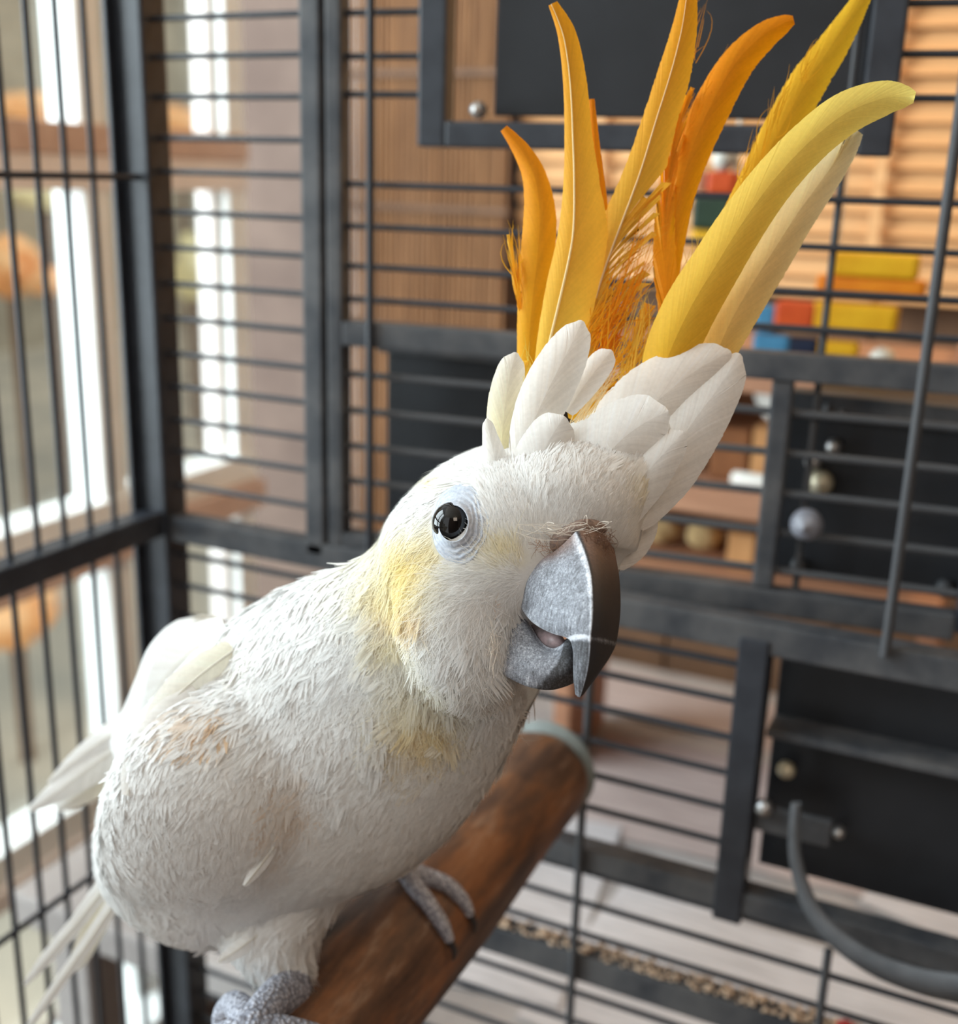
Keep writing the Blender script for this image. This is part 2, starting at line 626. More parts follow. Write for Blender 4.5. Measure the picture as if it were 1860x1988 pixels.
# ------------------------------------------------------------------ shelf of odds and ends behind the cage
M_SHELF = mat_noise('red_brown_shelf', srgb(150, 104, 78), srgb(186, 138, 108), 12, 0.55, stretch=(0.4, 6, 6))
M_CARD = mat_noise('brown_card', srgb(170, 118, 70), srgb(204, 150, 98), 14, 0.8)
M_CARD_D = mat_noise('dark_brown_card', srgb(104, 62, 34), srgb(134, 84, 48), 14, 0.8)
M_WHITE = mat_noise('white_plastic', srgb(214, 212, 204), srgb(236, 234, 228), 20, 0.4)
M_GREY = mat_noise('grey_ceramic', srgb(120, 120, 124), srgb(150, 150, 152), 20, 0.4)
YS = 0.92
zs = on_y(1400, 948, YS)[2]
xs0, xs1 = on_y(1020, 960, YS)[0], on_y(1860, 960, YS)[0]
sh = empty('shelf_rack', ((xs0 + xs1) / 2, YS, zs - 0.30), 'red brown wooden shelf rack behind the cage right of the cockatoo', 'shelf')
bm_put('shelf_board', box_at(xs0, xs1, YS - 0.01, YS + 0.22, zs - 0.022, zs, 0.002), M_SHELF, sh)
zlow = on_y(1400, 1118, YS)[2]
bm_put('shelf_board', box_at(xs0, xs1, YS - 0.01, YS + 0.22, zlow - 0.018, zlow, 0.002), M_SHELF, sh)
zs3 = on_y(1500, 715, YS)[2]
bm_put('shelf_board', box_at(xs0, xs1, YS - 0.01, YS + 0.22, zs3 - 0.02, zs3, 0.002), M_SHELF, sh)
bm_put('back_board', box_at(xs0, xs1, YS + 0.21, YS + 0.22, zlow, zs3 - 0.02), M_CARD_D, sh)
for xx in (xs0, xs1 - 0.018):
    bm_put('upright', box_at(xx, xx + 0.018, YS + 0.10, YS + 0.22, ZT + 0.001, zs3 + 0.02, 0.002), M_SHELF, sh)


def shelf_x(px, y=YS + 0.05):
    return on_y(px, 880, y)[0]


def px_h(dpx, y=YS + 0.05):
    return dpx * (on_y(1400, 900, y) - CAM) @ FWD / F_PX


e0 = 0.0005
tag(bm_put('carton', box_at(shelf_x(1388), shelf_x(1462), YS + 0.03, YS + 0.10, zs + e0, zs + px_h(100), 0.002), M_CARD_D),
    'dark brown carton standing on the wooden shelf', 'box')
tag(bm_put('carton', box_at(shelf_x(1468), shelf_x(1522), YS + 0.03, YS + 0.10, zs + e0, zs + px_h(108), 0.002), M_CARD),
    'tan carton right of the dark brown one on the shelf', 'box')


def lathe(profile, n=24):
    prof = np.asarray(profile, float)
    an = np.linspace(0, 2 * math.pi, n, endpoint=False)
    V = np.stack([prof[:, 0, None] * np.cos(an), prof[:, 0, None] * np.sin(an), np.repeat(prof[:, 1, None], n, 1)], -1).reshape(-1, 3)
    m = len(prof)
    i = np.arange(m - 1)[:, None] * n
    j = np.arange(n)[None, :]
    Fq = np.stack([i + j, i + (j + 1) % n, i + n + (j + 1) % n, i + n + j], -1).reshape(-1, 4)
    return V, Fq


def lathe_put(name, profile, loc, mat, parent=None, rot=None, n=24):
    V, Fq = lathe(profile, n)
    if rot is not None:
        V = V @ np.array(rot.to_3x3()).T
    return put(name, np_mesh(name, V + np.asarray(loc), Fq), mat, parent)


r_ = px_h(44)
lathe_put_o = lathe_put('bowl', [(0.0, 0), (r_ * 0.6, 0), (r_ * 0.95, r_ * 0.7), (r_, r_ * 1.9), (r_ * 0.95, r_ * 1.9), (r_ * 0.85, r_ * 0.7), (0.0, r_ * 0.2)],
                        (shelf_x(1340), YS + 0.06, zs + e0), M_GREY)
tag(lathe_put_o, 'grey ceramic pot on the shelf close to the crest', 'pot')
# white candle-like roll lying at the front of the shelf
r_ = px_h(15, YS)
Lr = shelf_x(1530, YS) - shelf_x(1420, YS)
o = lathe_put('paper_roll', [(0.0, 0), (r_ * 0.8, 0), (r_, 0.002), (r_, Lr - 0.002), (r_ * 0.8, Lr), (0.0, Lr)],
              (shelf_x(1420, YS), YS + 0.012, zs + r_ + e0), M_WHITE, rot=Matrix.Rotation(math.pi / 2, 4, 'Y'))
tag(o, 'white paper roll lying at the front edge of the shelf', 'roll')
# white cloth bundle on top, hanging from the top board
o = blob('cloth_bundle', (shelf_x(1500), YS + 0.06, zs + px_h(108) + px_h(42)), px_h(40), M_WHITE, 3, 0.22, (1.1, 0.8, 1.0), 3)
tag(o, 'crumpled white cloth on top of the tan carton', 'cloth')
M_SEEDMIX = mat_noise('tan_seed_bag', srgb(168, 140, 96), srgb(206, 178, 130), 120, 0.9)
for i, (pxa, w, h, m_, lab) in enumerate(((1290, 60, 62, M_SEEDMIX, 'tan bag of seed on the lower shelf at the left'),
                                          (1375, 55, 54, M_SEEDMIX, 'tan bag of seed second from left on the lower shelf'),
                                          (1470, 52, 74, M_CARD, 'orange tan carton on the lower shelf at the right'))):
    cx_ = shelf_x(pxa)
    hh = px_h(h)
    if m_ is M_CARD:
        o = bm_put('carton', box_at(cx_ - px_h(w) / 2, cx_ + px_h(w) / 2, YS + 0.02, YS + 0.09, zlow + e0, zlow + hh, 0.002), m_)
        tag(o, lab, 'box')
    else:
        o = blob('seed_bag', (cx_, YS + 0.06, zlow + hh * 0.62), hh * 0.6, m_, 3, 0.1, (1.1, 0.8, 0.95), 10 + i)
        tag(o, lab, 'bag')

# ------------------------------------------------------------------ hanging wooden toys behind the cage
M_T = {'yellow': mat_noise('yellow_toy_wood', srgb(226, 160, 10), srgb(244, 186, 30), 30, 0.5),
       'orange': mat_noise('orange_toy_wood', srgb(226, 120, 10), srgb(244, 146, 24), 30, 0.5),
       'red': mat_noise('red_toy_wood', srgb(190, 62, 14), srgb(216, 84, 28), 30, 0.5),
       'blue': mat_noise('blue_toy_wood', srgb(52, 112, 150), srgb(76, 140, 178), 30, 0.5),
       'navy': mat_noise('navy_toy_wood', srgb(16, 24, 44), srgb(26, 36, 62), 30, 0.5),
       'green': mat_noise('dark_green_toy_wood', srgb(26, 44, 30), srgb(44, 64, 44), 30, 0.5),
       'pink': mat_noise('pink_toy_wood', srgb(206, 130, 96), srgb(222, 150, 116), 30, 0.5),
       'white': mat_noise('white_toy_bead', srgb(196, 192, 180), srgb(222, 218, 208), 30, 0.4)}
YT = 0.80


def toy(label, blocks, top_px):
    pts = [on_y(b_[0], b_[1], YT) for b_ in blocks]
    c = np.mean(pts, 0)
    e_ = empty('hanging_toy', (c[0], c[1], min(p[2] for p in pts)), label, 'toy')
    dd = (c - CAM) @ FWD / F_PX
    for (bx, by, bw, bh, cname, shape) in blocks:
        p = on_y(bx, by, YT)
        if shape == 'block':
            bm_put('block', box_bm((bw * dd * 1.05, min(bw, bh) * dd, bh * dd), 0.003, mat4=Matrix.Translation(p)), M_T[cname], e_)
        else:
            r2 = bw * dd / 2
            lathe_put('bead', [(0.0, -r2)] + [(r2 * math.cos(a), r2 * math.sin(a)) for a in np.linspace(-1.4, 1.4, 9)] + [(0.0, r2)], p, M_T[cname], e_, n=16)
    a, b_ = on_y(*top_px, YT), on_y(blocks[-1][0], blocks[-1][1], YT)
    rod('cord', (c[0], YT, a[2]), (c[0], YT, min(p[2] for p in pts)), 0.0015, M_T['white'], e_)
    return e_


toy('hanging toy of orange and yellow blocks right of the pale crest feather',
    [(1700, 515, 150, 44, 'yellow', 'block'), (1690, 556, 190, 34, 'orange', 'block'), (1660, 616, 150, 52, 'yellow', 'block'),
     (1547, 612, 76, 54, 'red', 'block'), (1488, 618, 40, 52, 'blue', 'block'), (1500, 668, 70, 40, 'blue', 'block'),
     (1560, 672, 58, 36, 'navy', 'block'), (1625, 676, 80, 30, 'yellow', 'block'), (1712, 700, 52, 40, 'white', 'bead')], (1650, -300))
toy('hanging toy with a red orange block between the crest feathers',
    [(1405, 310, 46, 46, 'white', 'bead'), (1352, 352, 42, 40, 'pink', 'block'), (1404, 355, 56, 42, 'red', 'block'),
     (1395, 415, 90, 60, 'green', 'block'), (1375, 460, 60, 40, 'yellow', 'block'), (1500, 412, 46, 50, 'yellow', 'block'), (1545, 372, 60, 26, 'white', 'block')], (1405, -300))

# ------------------------------------------------------------------ black bins hung outside the cage panel
def bin_box(x0, y0, x1, y1, label, Y=0.575, dep=0.10):
    a, b_ = on_y(x0, y0, Y), on_y(x1, y1, Y)
    e_ = empty('feed_bin', ((a[0] + b_[0]) / 2, Y + dep / 2, b_[2]), label, 'bin')
    bm_put('front_panel', box_at(a[0], b_[0], Y, Y + 0.004, b_[2], a[2], 0.001), M_PLATE, e_)
    bm_put('body', box_at(a[0], b_[0], Y + 0.004, Y + dep, b_[2], a[2] - 0.006, 0.003), M_PLATE, e_)
    bm_put('lip', box_at(a[0] - 0.004, b_[0] + 0.004, Y - 0.006, Y + 0.01, a[2] - 0.008, a[2] + 0.004, 0.002), M_METAL_DUSTY, e_)
    return e_, a, b_


bin_box(752, 655, 1030, 1075, 'black metal feed bin behind the head of the cockatoo')
e2, a2, b2 = bin_box(1530, 770, 1960, 1180, 'large black metal feed bin behind the bars at the right')
for (bx, by, br, m_) in ((1595, 936, 22, M_BRASS), (1620, 700 + 165, 14, M_STEEL), (1580, 895, 15, M_STEEL), (1640, 800, 13, M_METAL_DUSTY), (1612, 745 + 45, 14, M_METAL_DUSTY), (1552, 1095, 14, M_METAL_DUSTY), (1835, 1140, 16, M_METAL_DUSTY)):
    p = on_y(bx, by, 0.575)
    r2 = br * 0.64 / F_PX
    lathe_put('bolt', [(0.0, 0.007), (r2 * 0.7, 0.006), (r2, 0.003), (r2, 0.0), (0.0, 0.0)], p, m_, e2, rot=Matrix.Rotation(math.pi / 2, 4, 'X'), n=14)

# ================================================================== THE CAGE
corner = on_y(297, 600, YB)
XL = corner[0]
BAR = 0.0017
PITCH_B = 0.0197
TB = 0.014
cage = empty('bird_cage', (XL + 0.25, YB - 0.2, 0.40), 'large black powder coated bird cage with open back door', 'cage')
Z_BOT, Z_CAGE_TOP = 0.62, 1.95
post = 0.020
bm_put('corner_post', box_at(XL - post / 2, XL + post / 2, YB - post / 2, YB + post / 2, 0.40, Z_CAGE_TOP, 0.0015), M_METAL, cage)
bm_put('corner_lip', box_at(XL - post / 2 - 0.001, XL - post / 2 + 0.002, YB - post / 2 - 0.006, YB - post / 2 + 0.002, 0.40, Z_CAGE_TOP, 0.0008), M_METAL, cage)

# ---- left panel
zb_l = on_x(150, 1068, XL)[2]
left = empty('left_panel', (0, 0, 0))
left.parent = cage
left.location = tuple(np.array([XL, YB - 0.3, 0.62]) - world_origin(cage))
bm_put('rail', box_at(XL - 0.008, XL + 0.008, -0.35, YB - post / 2, zb_l - 0.0075, zb_l + 0.0075, 0.0015), M_METAL, left)
y = on_x(203, 700, XL)[1]
while y > -0.30:
    rod('bar', (XL, y, 0.5), (XL, y, Z_CAGE_TOP), BAR, M_METAL, left)
    y -= 0.0192
zt = on_x(120, 341, XL)[2]
rod('cross_bar', (XL + 0.003, -0.35, zt), (XL + 0.003, YB - 0.008, zt), 0.0019, M_METAL, left)
zt = on_x(60, 1778, XL)[2]
rod('cross_bar', (XL + 0.003, -0.35, zt), (XL + 0.003, YB - 0.008, zt), 0.0019, M_METAL, left)
bm_put('rail', box_at(XL - 0.008, XL + 0.008, -0.35, YB - post / 2, 0.50, 0.515, 0.0015), M_METAL, left)

# ---- back panel: rails, stiles, bars
back = empty('back_panel', (0, 0, 0))
back.parent = cage
back.location = tuple(np.array([XL + 0.3, YB, 0.62]) - world_origin(cage))
zbeam = on_y(490, 1048, YB)[2]
zt1 = on_y(1240, 1685, YB)[2]
zt2 = on_y(1150, 1872, YB)[2]
XRT = on_y(2150, 1000, YB)[0]
print('beam z', zbeam, zt1, zt2, 'XL', XL)


def rail(name, x0, x1, z, h=TB, mat=M_METAL, y=YB, dy=TB, parent=back):
    return bm_put(name, box_at(x0, x1, y - dy / 2, y + dy / 2, z - h / 2, z + h / 2, 0.0015), mat, parent)


bm_put('corner_post', box_at(XRT, XRT + post, YB - post / 2, YB + post / 2, 0.40, Z_CAGE_TOP, 0.0015), M_METAL, cage)
rail('rail', XL + post / 2, XRT, zbeam, 0.0155, M_METAL_DUSTY)
rail('rail', XL + post / 2, XRT, zt1, 0.013, M_METAL_DUSTY)
rail('rail', XL + post / 2, XRT, zt2, 0.017, M_METAL_DUSTY)
x_s1 = on_y(618, 500, YB)[0]                  # stile beside the door
bm_put('stile', box_at(x_s1 - 0.006, x_s1 + 0.006, YB - TB / 2, YB + TB / 2, zbeam, Z_CAGE_TOP, 0.0015), M_METAL_DUSTY, back)
x_s2 = on_y(1444, 1500, YB)[0]                # lower right stile
bm_put('stile', box_at(x_s2 - 0.0075, x_s2 + 0.0075, YB - TB / 2 - 0.001, YB + TB / 2, zt1 - 0.012, zbeam, 0.0015), M_METAL, back)
# bars left of the door, above the rail
zk = [on_y(330, yy, YB)[2] for yy in (35, 110, 188, 268, 333, 411, 480, 550, 617, 685, 748, 813, 872, 938)]
for z_ in zk:
    rod('bar', (XL + post / 2, YB, z_), (x_s1, YB, z_), BAR, M_METAL, back)
z_ = zk[0]
for i in range(1, 12):
    rod('bar', (XL + post / 2, YB, z_ + i * PITCH_B), (x_s1, YB, z_ + i * PITCH_B), BAR, M_METAL, back)
# bars of the lower panel
z_ = zbeam - 0.0175
while z_ > 0.62:
    if abs(z_ - zt1) > 0.009 and abs(z_ - zt2) > 0.0095:
        rod('bar', (XL + post / 2, YB, z_), (x_s2 if z_ > zt1 else XRT, YB, z_), BAR + 0.0001, M_METAL, back)
    z_ -= PITCH_B
# upright rods of the back panel
xr = on_y(1786, 800, YB)[0]
rod('upright_rod', (xr, YB - 0.009, zbeam + 0.004), (xr, YB - 0.009, Z_CAGE_TOP), 0.0024, M_METAL_DUSTY, back)
xr = on_y(1136, 1650, YB)[0]
rod('upright_rod', (xr, YB - 0.009, 0.62), (xr, YB - 0.009, zbeam), 0.0022, M_METAL_DUSTY, back)
xr = on_y(1604, 1900, YB)[0]
rod('upright_rod', (xr, YB - 0.009, 0.62), (xr, YB - 0.009, zt1 - 0.01), 0.0022, M_METAL_DUSTY, back)

# ---- door, hinged beside the stile and standing a few degrees open
door = empty('door', (0, 0, 0), label='barred cage door swung a little outward')
door.parent = cage
hinge = on_y(655, 500, YB)
ang = math.radians(6.0)
du = np.array([math.cos(ang), math.sin(ang), 0.0])
dn = np.array([-math.sin(ang), math.cos(ang), 0.0])
door.location = tuple(np.array([hinge[0], hinge[1], zbeam + 0.01]) - world_origin(cage))


def on_door(px, py, off=0.0):
    return on_plane(px, py, hinge + dn * off, dn)


def door_s(px, py):
    return (on_door(px, py) - hinge) @ du


def door_box(name, s0, s1, z0, z1, t0, t1, mat=M_METAL, parent=door, bev=0.0015):
    m = Matrix(((du[0], dn[0], 0, 0), (du[1], dn[1], 0, 0), (0, 0, 1, 0), (0, 0, 0, 1)))
    c = hinge * np.array([1, 1, 0]) + du * (s0 + s1) / 2 + dn * (t0 + t1) / 2 + np.array([0, 0, (z0 + z1) / 2])
    return bm_put(name, box_bm((s1 - s0, t1 - t0, z1 - z0), bev, mat4=Matrix.Translation(c) @ m), mat, parent)


def door_pt(s, z, t=0.0):
    p = hinge + du * s + dn * t
    return np.array([p[0], p[1], z])


zd0 = on_door(700, 1062)[2]
S_END = door_s(1990, 700)
door_box('stile', door_s(642, 400), door_s(672, 400), zd0, Z_CAGE_TOP, -0.006, 0.006, M_METAL_DUSTY)
door_box('stile', S_END - 0.012, S_END, zd0, Z_CAGE_TOP, -0.006, 0.006)
zmid = on_door(1000, 672)[2]
door_box('rail', door_s(672, 640), S_END - 0.012, zmid - 0.006, zmid + 0.007, -0.006, 0.006, M_METAL_DUSTY)
door_box('rail', door_s(672, 640), S_END - 0.012, zd0 - 0.004, zd0 + 0.009, -0.006, 0.006, M_METAL_DUSTY)
# upright rod near the hinge
s_ = door_s(730, 350)
rod('upright_rod', door_pt(s_, zd0, -0.007), door_pt(s_, Z_CAGE_TOP, -0.007), 0.0022, M_METAL, door)
s_ = door_s(1655, 150)
rod('upright_rod', door_pt(s_, zd0, 0.004), door_pt(s_, Z_CAGE_TOP, 0.004), 0.0017, M_METAL_DUSTY, door)
# feeder hatch: frame and plate
sf0, sf1 = door_s(820, 200), door_s(1742, 200)
zf0 = on_door(1300, 296)[2]
zf_in = on_door(1300, 242)[2]
fw = 0.0145
door_box('hatch_stile', sf0, sf0 + fw, zf0, Z_CAGE_TOP, -0.007, 0.007)
door_box('hatch_stile', sf1 - fw, sf1, zf0, Z_CAGE_TOP, -0.007, 0.007)
door_box('hatch_rail', sf0 + fw, sf1 - fw, zf0, zf_in, -0.007, 0.007)
pl = door_box('hatch_plate', door_s(958, 120), sf1 - fw, zf_in + 0.003, Z_CAGE_TOP, 0.003, 0.006, M_PLATE, bev=0.0008)
p = on_door(938, 215, -0.002)
lathe_put('latch_knob', [(0.0, 0.010), (0.003, 0.009), (0.0042, 0.005), (0.003, 0.0), (0.0, 0.0)], p, M_STEEL, door, rot=Matrix.Rotation(math.pi / 2, 4, 'X'), n=14)
# bars of the door: either side of the hatch above, right across below
zd = zk[0] + 2 * PITCH_B
levels = [on_door(800, yy)[2] for yy in (23, 109, 184)]
low = [on_door(800, yy)[2] for yy in (361, 444, 523, 588)]
for i, z_ in enumerate([levels[0] + PITCH_B * j for j in range(5, 0, -1)] + levels):
    rod('bar', door_pt(door_s(672, 200), z_), door_pt(sf0, z_), BAR, M_METAL, door)
    rod('bar', door_pt(sf1, z_), door_pt(S_END - 0.01, z_), BAR, M_METAL, door)
for z_ in low:
    rod('bar', door_pt(door_s(672, 200), z_), door_pt(S_END - 0.01, z_), BAR, M_METAL, door)
z_ = zmid - 0.0215
while z_ > zd0 + 0.012:
    rod('bar', door_pt(door_s(672, 640), z_), door_pt(S_END - 0.01, z_), BAR + 0.0002, M_METAL_DUSTY, door)
    z_ -= PITCH_B
s_ = door_s(1500, 950)
door_box('stile', s_ - 0.005, s_ + 0.005, zd0 + 0.009, zmid - 0.006, -0.004, 0.006, M_METAL_DUSTY)
p = on_door(1566, 1018, -0.008)
r2 = 0.0078
lathe_put('door_knob', [(0.0, 0.010)] + [(r2 * math.sin(a), r2 * 0.9 * math.cos(a)) for a in np.linspace(0.3, 2.2, 8)] + [(0.004, -0.009), (0.0, -0.009)], p, mat_noise('grey_knob', srgb(110, 112, 122), srgb(140, 142, 152), 60, 0.35), door, rot=Matrix.Rotation(math.pi / 2, 4, 'X'), n=18)

# ---- bowl hatch in the lower right of the back panel
hatch = empty('bowl_hatch', (0, 0, 0), label='black bowl hatch with plate and bracket')
hatch.parent = cage
a_ = on_y(1488, 1290, YB)
hatch.location = tuple(np.array([a_[0] + 0.1, YB + 0.03, zt1]) - world_origin(cage))
YP = YB + 0.022
bm_put('hatch_plate', box_at(x_s2 + 0.0085, XRT, YP, YP + 0.003, zt1 + 0.008, zbeam - 0.009, 0.0008), M_PLATE, hatch)
zl = on_y(1660, 1465, YB)[2]
bm_put('lip', box_at(x_s2 + 0.0085, XRT, YB + 0.002, YP, zl - 0.0022, zl + 0.0022, 0.0008), M_METAL_DUSTY, hatch)
pa, pb = on_y(1462, 1552, YB), on_y(1612, 1640, YB)
bm_put('bracket', box_at(x_s2 + 0.0085, pb[0], YB - 0.004, YB + 0.0, pb[2], pa[2], 0.001), M_METAL_DUSTY, hatch)
for (bx, by, br, m_) in ((1528, 1492, 17, M_BRASS), (1630, 1612, 12, M_STEEL), (1485, 1565, 16, M_STEEL)):
    p = on_y(bx, by, YB + (0.016 if by != 1565 else -0.004))
    r2 = br * 0.6 / F_PX
    lathe_put('bolt', [(0.0, 0.006), (r2 * 0.7, 0.005), (r2, 0.003), (r2, 0.0), (0.0, 0.0)], p, m_, hatch, rot=Matrix.Rotation(math.pi / 2, 4, 'X'), n=14)
# curved steel band of the bowl holder
band_px = [(1545, 1560), (1541, 1630), (1548, 1690), (1575, 1765), (1625, 1825), (1700, 1875), (1790, 1908), (1880, 1925)]
cp = catmull(np.array([on_y(px_, py_, YB - 0.012 - 0.004 * i) for i, (px_, py_) in enumerate(band_px)]), 6)
wv = np.interp(np.linspace(0, 1, len(cp)), [0, 0.3, 0.7, 1], [0.0022, 0.0032, 0.0058, 0.0075])
T_ = np.gradient(cp, axis=0)
T_ /= np.linalg.norm(T_, axis=1)[:, None]
nrm = np.cross(T_, np.array([0, 1.0, 0]))
nrm /= np.linalg.norm(nrm, axis=1)[:, None]
th = np.array([0, 0.002, 0])
V = np.stack([cp + nrm * wv[:, None], cp + nrm * wv[:, None] + th, cp - nrm * wv[:, None] + th, cp - nrm * wv[:, None]], 1).reshape(-1, 3)
i = np.arange(len(cp) - 1)[:, None] * 4
j = np.arange(4)[None, :]
Fq = np.stack([i + j, i + (j + 1) % 4, i + 4 + (j + 1) % 4, i + 4 + j], -1).reshape(-1, 4)
put('bowl_band', np_mesh('bowl_band', V, Fq, smooth=False), mat_noise('grey_band', srgb(78, 80, 84), srgb(100, 102, 106), 40, 0.5), hatch)

# ---- seed and crumbs lying on the lower rail
M_SEED = mat_noise('seed_husks', srgb(188, 158, 130), srgb(220, 196, 172), 400, 0.8)
n = 420
sx = rng.uniform(on_y(960, 1800, YB)[0], on_y(1850, 1950, YB)[0], n)
Vs, Fs = [], []
ico = bmesh.new()
bmesh.ops.create_icosphere(ico, subdivisions=1, radius=1)
iv = np.array([v.co[:] for v in ico.verts])
ifc = np.array([[v.index for v in f.verts] for f in ico.faces])
ico.free()
for q in range(n):
    sc = rng.uniform(0.0006, 0.0015) * np.array([1.4, 1.0, 0.7])
    a = rng.uniform(0, 6.28)
    Rz = np.array([[math.cos(a), -math.sin(a), 0], [math.sin(a), math.cos(a), 0], [0, 0, 1]])
    Vs.append((iv * sc) @ Rz.T + np.array([sx[q], YB + rng.uniform(-0.006, 0.006), zt2 + 0.0085 + sc[2] + rng.uniform(0, 0.0012)]))
    Fs.append(ifc + q * len(iv))
o = put('seed_husks', np_mesh('seed_husks', np.vstack(Vs), np.vstack(Fs)), M_SEED)
tag(o, 'tan seed husks and crumbs scattered along the bottom rail', 'seed', kind='stuff')

M_REDFOOD = mat_noise('red_fruit', srgb(176, 44, 44), srgb(206, 84, 72), 200, 0.5)
for (bx, by, br, lab) in ((1652, 1938, 15, 'larger red fruit chunk lying on the bottom rail at the right'), (1700, 1950, 11, 'smaller orange red fruit chunk lying right of the larger one')):
    x_ = on_y(bx, by, YB)[0]
    r2 = br * 0.6 / F_PX
    o = blob('fruit_chunk', (x_, YB - 0.001, zt2 + 0.0085 + r2 * 0.78), r2, M_REDFOOD, 2, 0.2, (1.3, 1.0, 0.8), bx)
    tag(o, lab, 'fruit', 'fruit chunks on the bottom rail')

# ================================================================== THE PERCH
kw = NT('stained_log')
v = kw.coords((1, 0.16, 1))
f1 = kw.noise(v, 120, 6, 0.65)
f2 = kw.noise(kw.coords((1, 0.3, 1)), 44, 5, 0.6)
c1 = kw.ramp(f1, [(0.32, srgb(48, 34, 28)), (0.45, srgb(92, 66, 52)), (0.56, srgb(128, 92, 68)), (0.70, srgb(186, 160, 140))])
c2 = kw.ramp(f2, [(0.40, srgb(52, 38, 34)), (0.5, srgb(104, 74, 56)), (0.62, srgb(164, 104, 58))])
mx = kw.n('ShaderNodeMix', data_type='RGBA', blend_type='MIX')
mx.inputs[0].default_value = 0.5
kw.l(c1, mx.inputs[6])
kw.l(c2, mx.inputs[7])
kw.l(mx.outputs[2], kw.b.inputs['Base Color'])
kw.b.inputs['Roughness'].default_value = 0.6
kw.bump(f1, 0.35, 0.002)
M_LOG = kw.m
LX, LZ, LR = -0.190, 1.35 - 0.298, 0.0265
perch = empty('perch_log', (LX, 0.30, LZ - LR), 'thick brown wooden log perch bolted to the back panel', 'perch')
ys = np.linspace(0.05, YB - 0.016, 44)
nA = 40
an = np.linspace(0, 2 * math.pi, nA, endpoint=False)
rad = LR * (1 + 0.03 * np.sin(ys * 37)[:, None] + 0.025 * np.sin(3 * an[None, :] + ys[:, None] * 14) + 0.015 * np.sin(7 * an[None, :] + 1 + ys[:, None] * 9))
tail = np.clip((ys - (ys[-1] - 0.014)) / 0.014, 0, 1)
rad *= np.sqrt(np.clip(1 - 0.35 * tail ** 3, 0, 1))[:, None]
V = np.stack([LX + rad * np.cos(an), np.repeat(ys[:, None], nA, 1), LZ + rad * np.sin(an)], -1).reshape(-1, 3)
V = np.vstack([V, [LX, ys[0], LZ], [LX, ys[-1], LZ]])
i = np.arange(len(ys) - 1)[:, None] * nA
j = np.arange(nA)[None, :]
Fq = np.stack([i + j, i + nA + j, i + nA + (j + 1) % nA, i + (j + 1) % nA], -1).reshape(-1, 4)
jj = np.arange(nA)
ft = np.vstack([np.stack([np.full(nA, len(V) - 2), jj, (jj + 1) % nA], -1),
                np.stack([np.full(nA, len(V) - 1), (len(ys) - 1) * nA + (jj + 1) % nA, (len(ys) - 1) * nA + jj], -1)])
put('log', np_mesh('log', V, [Fq, ft]), M_LOG, perch)
rotm = Matrix.Rotation(-math.pi / 2, 4, 'X')
lathe_put('washer', [(0.0, 0), (0.0262, 0), (0.0268, 0.0008), (0.0262, 0.0022), (0.0, 0.0022)], (LX, YB - 0.0165, LZ + 0.001), mat_noise('pale_grey_washer', srgb(120, 128, 126), srgb(150, 158, 156), 40, 0.5), perch, rot=rotm, n=28)
rod('bolt', (LX, YB - 0.02, LZ), (LX, YB + 0.02, LZ), 0.004, M_STEEL, perch)
lathe_put('wing_nut', [(0.0, 0), (0.009, 0), (0.009, 0.006), (0.0, 0.006)], (LX, YB + 0.008, LZ), M_STEEL, perch, rot=rotm, n=6)

# ================================================================== THE COCKATOO
def loft_pts(rows, n=36, sub=4):
    """rows: (x1,y1,x2,y2,depth,thick_px) pixel outline pairs, centre depth (m), half thickness along the view in px"""
    R_ = catmull(np.array(rows, float), sub)
    an = np.linspace(0, 2 * math.pi, n, endpoint=False)
    V = []
    for (x1, y1, x2, y2, d, tk) in R_:
        c = P((x1 + x2) / 2, (y1 + y2) / 2, d)
        a = (P(x2, y2, d) - P(x1, y1, d)) / 2
        b_ = FWD * (tk * d / F_PX)
        V.append(c + np.cos(an)[:, None] * a + np.sin(an)[:, None] * b_)
    V = np.vstack(V)
    m = len(R_)
    i = np.arange(m - 1)[:, None] * n
    j = np.arange(n)[None, :]
    Fq = np.stack([i + j, i + (j + 1) % n, i + n + (j + 1) % n, i + n + j], -1).reshape(-1, 4)
    c0, c1 = V[:n].mean(0), V[-n:].mean(0)
    V = np.vstack([V, c0, c1])
    jj = np.arange(n)
    ft = np.vstack([np.stack([np.full(n, m * n), (jj + 1) % n, jj], -1),
                    np.stack([np.full(n, m * n + 1), (m - 1) * n + jj, (m - 1) * n + (jj + 1) % n], -1)])
    return V, Fq, ft


def ellipsoid_rows(cx, cy, a, b_, rot, d, tk, n=9):
    """an ellipsoid as a loft: long axis a at angle rot (deg, image), short axis b_"""
    rows = []
    ca, sa = math.cos(math.radians(rot)), math.sin(math.radians(rot))
    for t in np.linspace(-0.995, 0.995, n):
        s = math.sqrt(1 - t * t)
        x, y = cx + a * t * ca, cy + a * t * sa
        rows.append((x + b_ * s * sa, y - b_ * s * ca, x - b_ * s * sa, y + b_ * s * ca, d, tk * s))
    return rows


